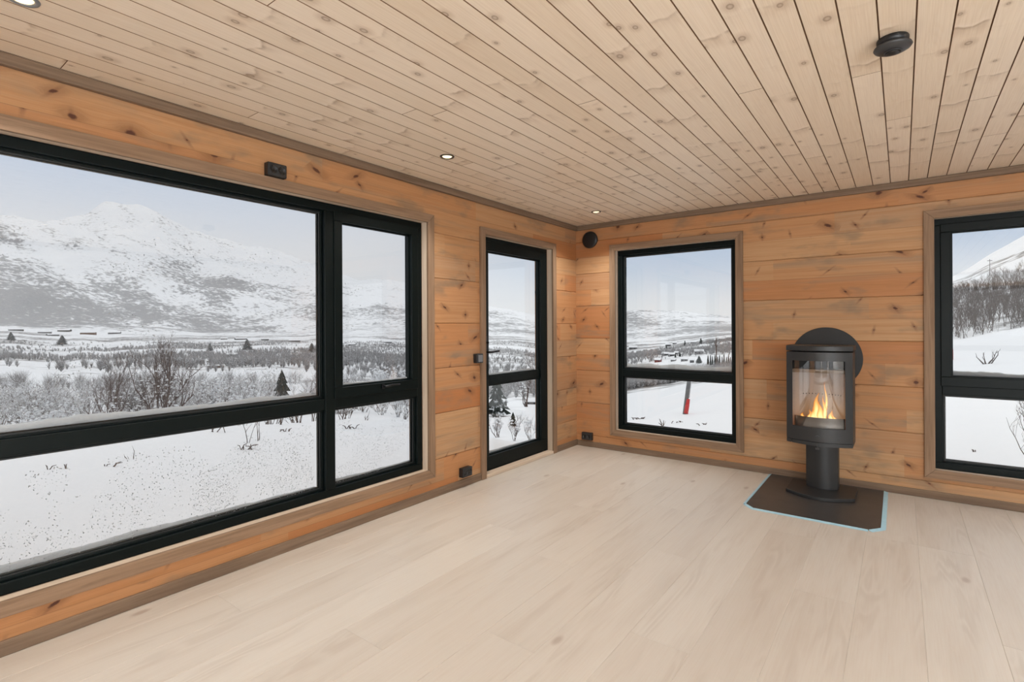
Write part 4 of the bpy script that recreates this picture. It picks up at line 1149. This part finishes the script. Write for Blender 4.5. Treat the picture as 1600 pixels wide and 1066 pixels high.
# ------------------------------------------------------------------ uncountable scrub and woods
import numpy as np
def scatter(name, label, mat, variants, spots, cat):
    rg = random.Random(len(spots)); VS = []; FS = []; off = 0; quad = []
    va = [(np.array(v.v), v.f) for v in variants]
    mb = MB()
    for (p, h) in spots:
        V, Fc = rg.choice(va); a = rg.uniform(0, 2*pi); ca, sa = cos(a)*h, sin(a)*h
        W = np.empty_like(V); W[:, 0] = V[:, 0]*ca - V[:, 1]*sa + p.x; W[:, 1] = V[:, 0]*sa + V[:, 1]*ca + p.y; W[:, 2] = V[:, 2]*h + p.z
        VS.append(W); mb.f += [tuple(i + off for i in f) for f in Fc]; off += len(V)
    mb.v = np.concatenate(VS).tolist(); mb.sm = [True]*len(mb.f)
    return tag(mb.build(name, mat), label, cat, None, 'stuff')
def blades(seed, n, w, spread):
    """a small far-off birch: a spray of thin pyramids rising from one foot"""
    rg = random.Random(seed); mb = MB()
    for k in range(n):
        a = rg.uniform(0, 2*pi); t = rg.random(); b = Vector((0, 0, .55*t*rg.random())); e = b + Vector((cos(a)*spread*rg.uniform(.25, 1), sin(a)*spread*rg.uniform(.25, 1), rg.uniform(.3, 1.0)*(1-b.z)))
        pp = [b + Vector((cos(a+2.1*q)*w, sin(a+2.1*q)*w, 0)) for q in range(3)] + [e]
        mb.add(pp, [(0,1,3), (1,2,3), (2,0,3)], True)
    return mb
rg = random.Random(31)
V1 = [branchy(random.Random(400+i), 1.0, .55, 6, 2, .012, sides=3, kids=(4, 6))[0] for i in range(5)]
spots = []
for i in range(430):
    u = rg.uniform(-60, 690); r = 24*(120/24)**rg.random(); a = az(u)
    if mnoise.noise(Vector((a*9, math.log(r)*4, 1))) < -.18: continue
    spots.append((gpos(a, r), rg.uniform(.9, 2.1)*(1 + r/160)))
scatter('frosted_scrub', 'frosted pale birch scrub covering the slope below the left windows', M['barkgrey'], V1, spots, 'scrub')
V2 = [blades(430+i, 26, .022, .36) for i in range(8)]
V2n = [blades(440+i, 90, .010, .40) for i in range(6)]
def mat_far():
    t = NT('valley_twigs'); o = t.obj(); n = t.noise(o, 2.6, 2, .6); q = t.noise(o, .02, 3)
    c = t.mix(t.rng(n, .44, .6), (.20, .19, .185), (.70, .70, .71)); c = t.mix(t.rng(q, .4, .65, 0, .5), c, (.22, .21, .205)); return t.surf(c, .9, spec=.1)
spots = []
near = []
HS = [Vector((o.location.x, o.location.y)) for o in COL.objects if o.name.startswith(('house', 'spruce_tree', 'pine'))]
for i in range(30000):
    e = rg.random() < .42
    u = rg.uniform(860, 1190) if e else rg.uniform(-70, 850); a = az(u); r = (150*6.5**rg.random()) if e else (112*13**(rg.random()**.8))
    f = forest(a, r)
    if f < rg.uniform(.22, .66): continue
    p = gpos(a, r); q = Vector((p.x, p.y))
    if any((q-h).length < 9 for h in HS): continue
    (near if r < 270 else spots).append((p, rg.uniform(2.0, 3.6) if r < 190 else rg.uniform(2.6, 5.6)))
scatter('valley_birches', 'grey bare birches in belts across the valley floor', mat_far(), V2, spots, 'trees')
scatter('slope_birches', 'grey frosted birches at the foot of the slope nearer than the valley fields', mat_far(), V2n, near, 'trees')
V3 = [branchy(random.Random(460+i), 1.0, .26, 2, 3, .014, sides=3, kids=(3, 5))[0] for i in range(5)]
spots = []
for i in range(2300):
    u = rg.uniform(1250, 1720); a = az(u); r = rg.uniform(118, 262)
    spots.append((gpos(a, r), rg.uniform(2.6, 5.4)))
scatter('hillside_birches', 'brown bare birch wood covering the hillside right of the stove', M['barkfar'], V3, spots, 'trees')
# ------------------------------------------------------------------ light
w = bpy.data.worlds.new('overcast'); SC.world = w; w.use_nodes = True
t = NT('', w.node_tree)
tc = t.n('ShaderNodeTexCoord').outputs['Generated']; z = t.sep(tc)[2]
cl = t.noise(tc, 2.2, 4, .55)
c = t.mix(t.rng(t.add(z, t.mul(t.sub(cl, .5), .12)), .11, .30), (.76, .77, .785), (.56, .66, .81))
yy = t.sep(tc)[1]; c2 = t.mix(t.rng(z, .02, .15), (.73, .745, .76), (.46, .555, .69))
c = t.mix(t.rng(yy, .55, .985), c, c2)
c = t.mix(t.rng(z, .33, .7), c, (1.08, 1.07, 1.05))
bg = t.n('ShaderNodeBackground'); t.put(bg.inputs[0], c); bg.inputs[1].default_value = 1.0
ow = t.n('ShaderNodeOutputWorld'); t.t.links.new(bg.outputs[0], ow.inputs[0])

def area(parent_loc, power, size, col, spread=pi, rot=(0,0,0)):
    l = bpy.data.lights.new('downlight_bulb', 'AREA'); l.shape = 'DISK'; l.size = size; l.energy = power; l.color = col; l.spread = spread
    o = bpy.data.objects.new('downlight_bulb', l); COL.objects.link(o); o.location = parent_loc; o.rotation_euler = rot; return o
for (x, y) in [(.532, -.535), (.532, -2.572), (.532, -4.59)]: area((x, y, 2.392), 10, .05, (1, .96, .90), 2.2)
for (x, y) in FILL_DL: area((x, y, 2.392), (3 if x < 5 else 7) if y > -3 else 2, .05, (.92, .965, 1.0), 2.3)  # unseen fill from the added downlights
# added globe fill lights along the far right and rear walls, out of view
M['globe'] = mat_emit('fill_globe_glow', (.92, .965, 1.0), 84)
for (x, y, lab) in ((4.95, -5.0, 'added white globe fill light on the far right, nearest the stove wall'), (5.05, -6.5, 'added white globe fill light in the middle of the row at the far right'),
                    (5.05, -8.5, 'added white globe fill light in the rear right corner'), (3.35, -8.6, 'added white globe fill light by the rear wall between its windows')):
    p = empty('fill_globe', (x, y, 0), lab, 'lamp', 'added globe fill lights')
    MB().lathe([(.14, .0008), (.14, .016), (.03, .026), (.012, .03)], 36).build('base', M['black'], p)
    MB().tube([(0, 0, .028), (0, 0, 1.02)], [.011, .011], 12).build('pole', M['black'], p)
    MB().lathe([(.185*sin(pi*k/18)+.0005, 1.2-.185*cos(pi*k/18)) for k in range(19)], 32).build('globe', M['globe'], p)

SC.view_settings.view_transform = 'Standard'; SC.view_settings.look = 'None'
SC.view_settings.exposure = 0.12; SC.view_settings.gamma = 1.0; SC.view_settings.use_curve_mapping = False
cy = SC.cycles
cy.use_denoising = True; cy.max_bounces = 14; cy.diffuse_bounces = 7; cy.glossy_bounces = 4; cy.transparent_max_bounces = 24; cy.transmission_bounces = 4
cy.sample_clamp_indirect = 6.0; cy.caustics_reflective = False; cy.caustics_refractive = False
